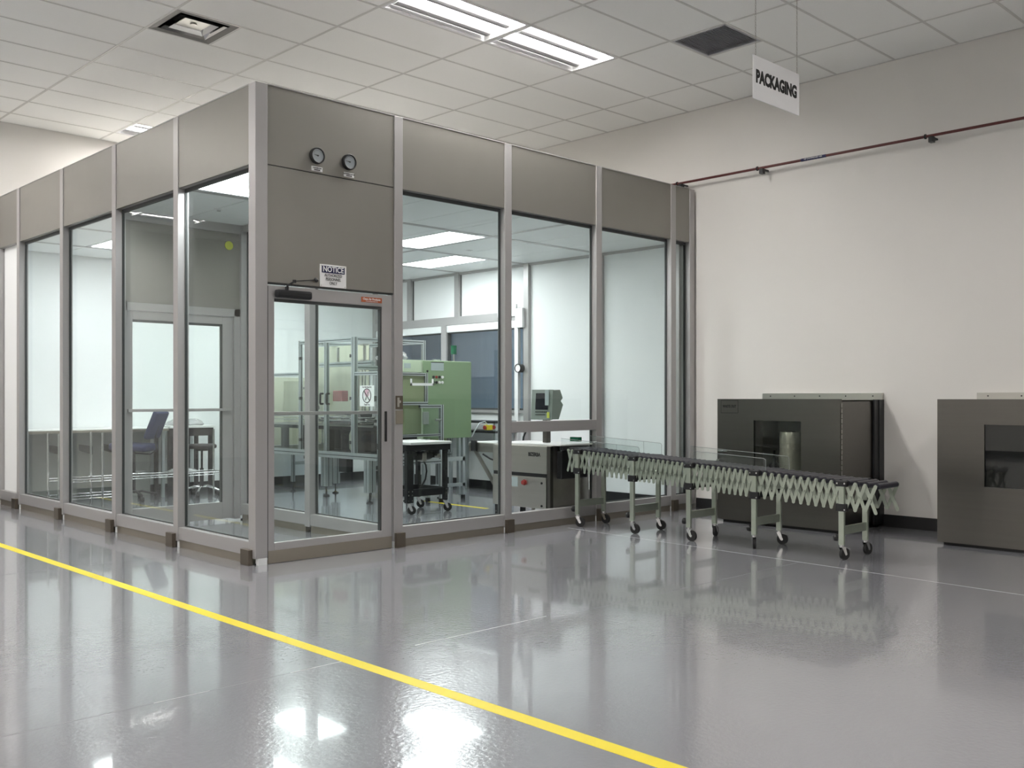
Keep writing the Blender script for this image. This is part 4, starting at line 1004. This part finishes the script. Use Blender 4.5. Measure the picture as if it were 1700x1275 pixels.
# ------------------------------------------------------------------ left room furniture
def wire_table():
    r = thing('wire_shelf_rack', (1.3, 4.83, 0), 'low chrome wire shelf rack behind the left glass bays', 'shelf')
    x0, x1, y0, y1 = -.0 + .22, 2.30, 4.66, 5.0
    for x in (x0, .70, 2.24):
        for y in (y0, y1):
            m = MB().cyl((x, y, 0.02), (x, y, .868), .0125, 12)
            for k in range(16): m.cyl((x, y, .05 + k * .05), (x, y, .053 + k * .05), .0138, 12)
            build('post', m, M['chrome'], r)
    m = MB().cyl((x0, y0, 0), (x0, y0, .03), .02)
    for z in (.16, .35):
        m = MB(); xe = 1.0 if z < .2 else 2.24; xs0 = x0
        for y in (y0, y1): m.cyl((xs0, y, z), (xe, y, z), .004, 6).cyl((xs0, y, z - .03), (xe, y, z - .03), .004, 6)
        k = 0; x = xs0
        while x < xe - .03:
            for y in (y0,): m.cyl((x, y, z), (x + .03, y, z - .03), .002, 5).cyl((x + .03, y, z - .03), (x + .06, y, z), .002, 5)
            x += .06
        x = xs0
        while x < xe: m.cyl((x, y0, z), (x, y1, z), .002, 5); x += .03
        build('wire_shelf', m, M['chrome'], r)
    return r
wire_table()
r = thing('long_worktop', (1.0, 5.75, 0), 'long pale worktop against the white rear wall behind the chrome wire rack', 'table')
build('top', MB().box(.12, 1.83, 5.42, 5.98, .858, .888, .004), M['tabletop'], r)
build('edge_trim', MB().box(.12, 1.83, 5.40, 5.42, .846, .876), M['strip'], r)
build('end_panel', MB().box(.13, .16, 5.45, 5.96, 0, .858), M['hmi'], r)
for x in (.62, 1.79): build('leg', MB().box(x - .018, x + .018, 5.46, 5.50, 0, .858), M['profile'], r)
build('rear_panel', MB().box(.16, 1.81, 5.90, 5.93, .0, .858), M['greyboard'], r)  # grey sheet added to paint the shade under the worktop
for x0_ in (.45, .80, 1.08):
    build('bracket', MB().prism([(x0_, 5.62, .70), (x0_ + .16, 5.62, .67), (x0_ + .16, 5.62, .57), (x0_, 5.62, .62)], (0, .03, 0)), M['blackmetal'], r)
r = thing('work_desk', (2.5, 5.6, 0), 'black-framed desk with dark apron against the white rear wall behind the stool', 'desk')
build('top', MB().box(1.86, 2.48, 5.42, 5.95, .875, .905, .004), M['tabletop'], r)
build('apron', MB().box(1.87, 2.47, 5.45, 5.48, .77, .875), M['darkseat'], r)
for x in (1.89, 2.13, 2.45):
    for y in (5.50, 5.90): build('leg', MB().box(x - .022, x + .022, y - .022, y + .022, 0, .875), M['blackmetal'], r)
build('side_screen', MB().box(1.93, 2.10, 5.495, 5.505, .3, .77), M['blackmetal'], r)
r = thing('plastic_bags', (2.2, 5.65, .905), 'crumpled clear plastic bags lying on the black-framed desk', 'bags', kind='stuff')
for k, (x, y, s) in enumerate(((2.05, 5.6, .12), (2.25, 5.62, .14), (2.36, 5.75, .10), (2.12, 5.8, .12))):
    build('bag', lathe((x, y, .905), [(0, s), (.02, s * 1.1), (.05, s * .8), (.075, s * .4), (.085, s * .1)], 26, .15), M['bag'], r)
def star_base(r, x, y, m, R, h, off=0.3, curved=True):
    for k in range(5):
        t = off + 2 * math.pi * k / 5; d = Vector((math.cos(t), math.sin(t), 0))
        pts = [Vector((x, y, h)) + d * .02, Vector((x, y, h + .01)) + d * R * .35, Vector((x, y, h * .85)) + d * R * .7, Vector((x, y, .075)) + d * R]
        a_ = build('base_arm', MB().tube(pts, .014, 10), m, r)
        c_ = Vector((x, y, .028)) + d * R; n = Vector((-d.y, d.x, 0))
        build('caster', MB().cyl(c_ - n * .02, c_ + n * .02, .028, 14).cyl(c_, c_ + Vector((0, 0, .05)), .008, 8), M['rubber'], a_)
r = thing('round_stool', (2.33, 5.05, 0), 'round dark stool on a chrome five-star base in front of the desk', 'stool')
sx_, sy_ = 2.20, 5.24
build('seat', lathe((sx_, sy_, .615), [(0, .17), (.012, .185), (.04, .185), (.055, .17), (.058, .02)], 32), M['darkseat'], r)
build('gas_lift', MB().cyl((sx_, sy_, .12), (sx_, sy_, .36), .025, 14).cyl((sx_, sy_, .36), (sx_, sy_, .60), .014, 12).cyl((sx_, sy_, .585), (sx_, sy_, .615), .08, 16), M['blackmetal'], r)
star_base(r, sx_, sy_, M['chrome'], .26, .12)
r = thing('swivel_chair', (1.72, 5.55, 0), 'blue upholstered swivel chair with tilted back behind the wire shelf', 'chair')
qx, qy = 1.36, 5.36
def slab(cx_, cy_, cz, wx, wy, wz, tilt=0, axis='Y'):
    bm = bmesh.new(); bmesh.ops.create_cube(bm, size=1); bmesh.ops.scale(bm, vec=(wx, wy, wz), verts=bm.verts[:])
    bmesh.ops.bevel(bm, geom=bm.edges[:], offset=min(wx, wy, wz) * .45, segments=4, affect='EDGES', profile=.6)
    bmesh.ops.transform(bm, matrix=Matrix.Translation((cx_, cy_, cz)) @ Matrix.Rotation(math.radians(-45), 4, 'Z') @ Matrix.Rotation(tilt, 4, axis), verts=bm.verts[:])
    return MB().frombm(bm, True)
build('seat', slab(qx, qy, .66, .46, .44, .09, .05), M['blue'], r)
build('backrest', slab(qx + .20, qy - .20, .93, .07, .40, .36, .38), M['blue'], r)
build('back_bracket', MB().tube([(qx, qy, .58), (qx + .15, qy - .15, .57), (qx + .20, qy - .20, .62), (qx + .19, qy - .19, .80), (qx + .22, qy - .22, .92)], .010, 8), M['blackmetal'], r)
build('gas_lift', MB().cyl((qx, qy, .12), (qx, qy, .62), .022, 14), M['blackmetal'], r)
build('foot_ring', MB().torus((qx, qy, .34), (0, 0, 1), .2, .009, 32, 6), M['chrome'], r)
star_base(r, qx, qy, M['blackmetal'], .27, .10, .9)
r = thing('parts_bag', (1.75, 4.83, .355), 'clear bag of small parts on the upper wire shelf', 'bag')
build('contents', lathe((1.75, 4.83, .355), [(0, .16), (.02, .17), (.045, .12), (.055, .03)], 24, .12), M['bag'], r)
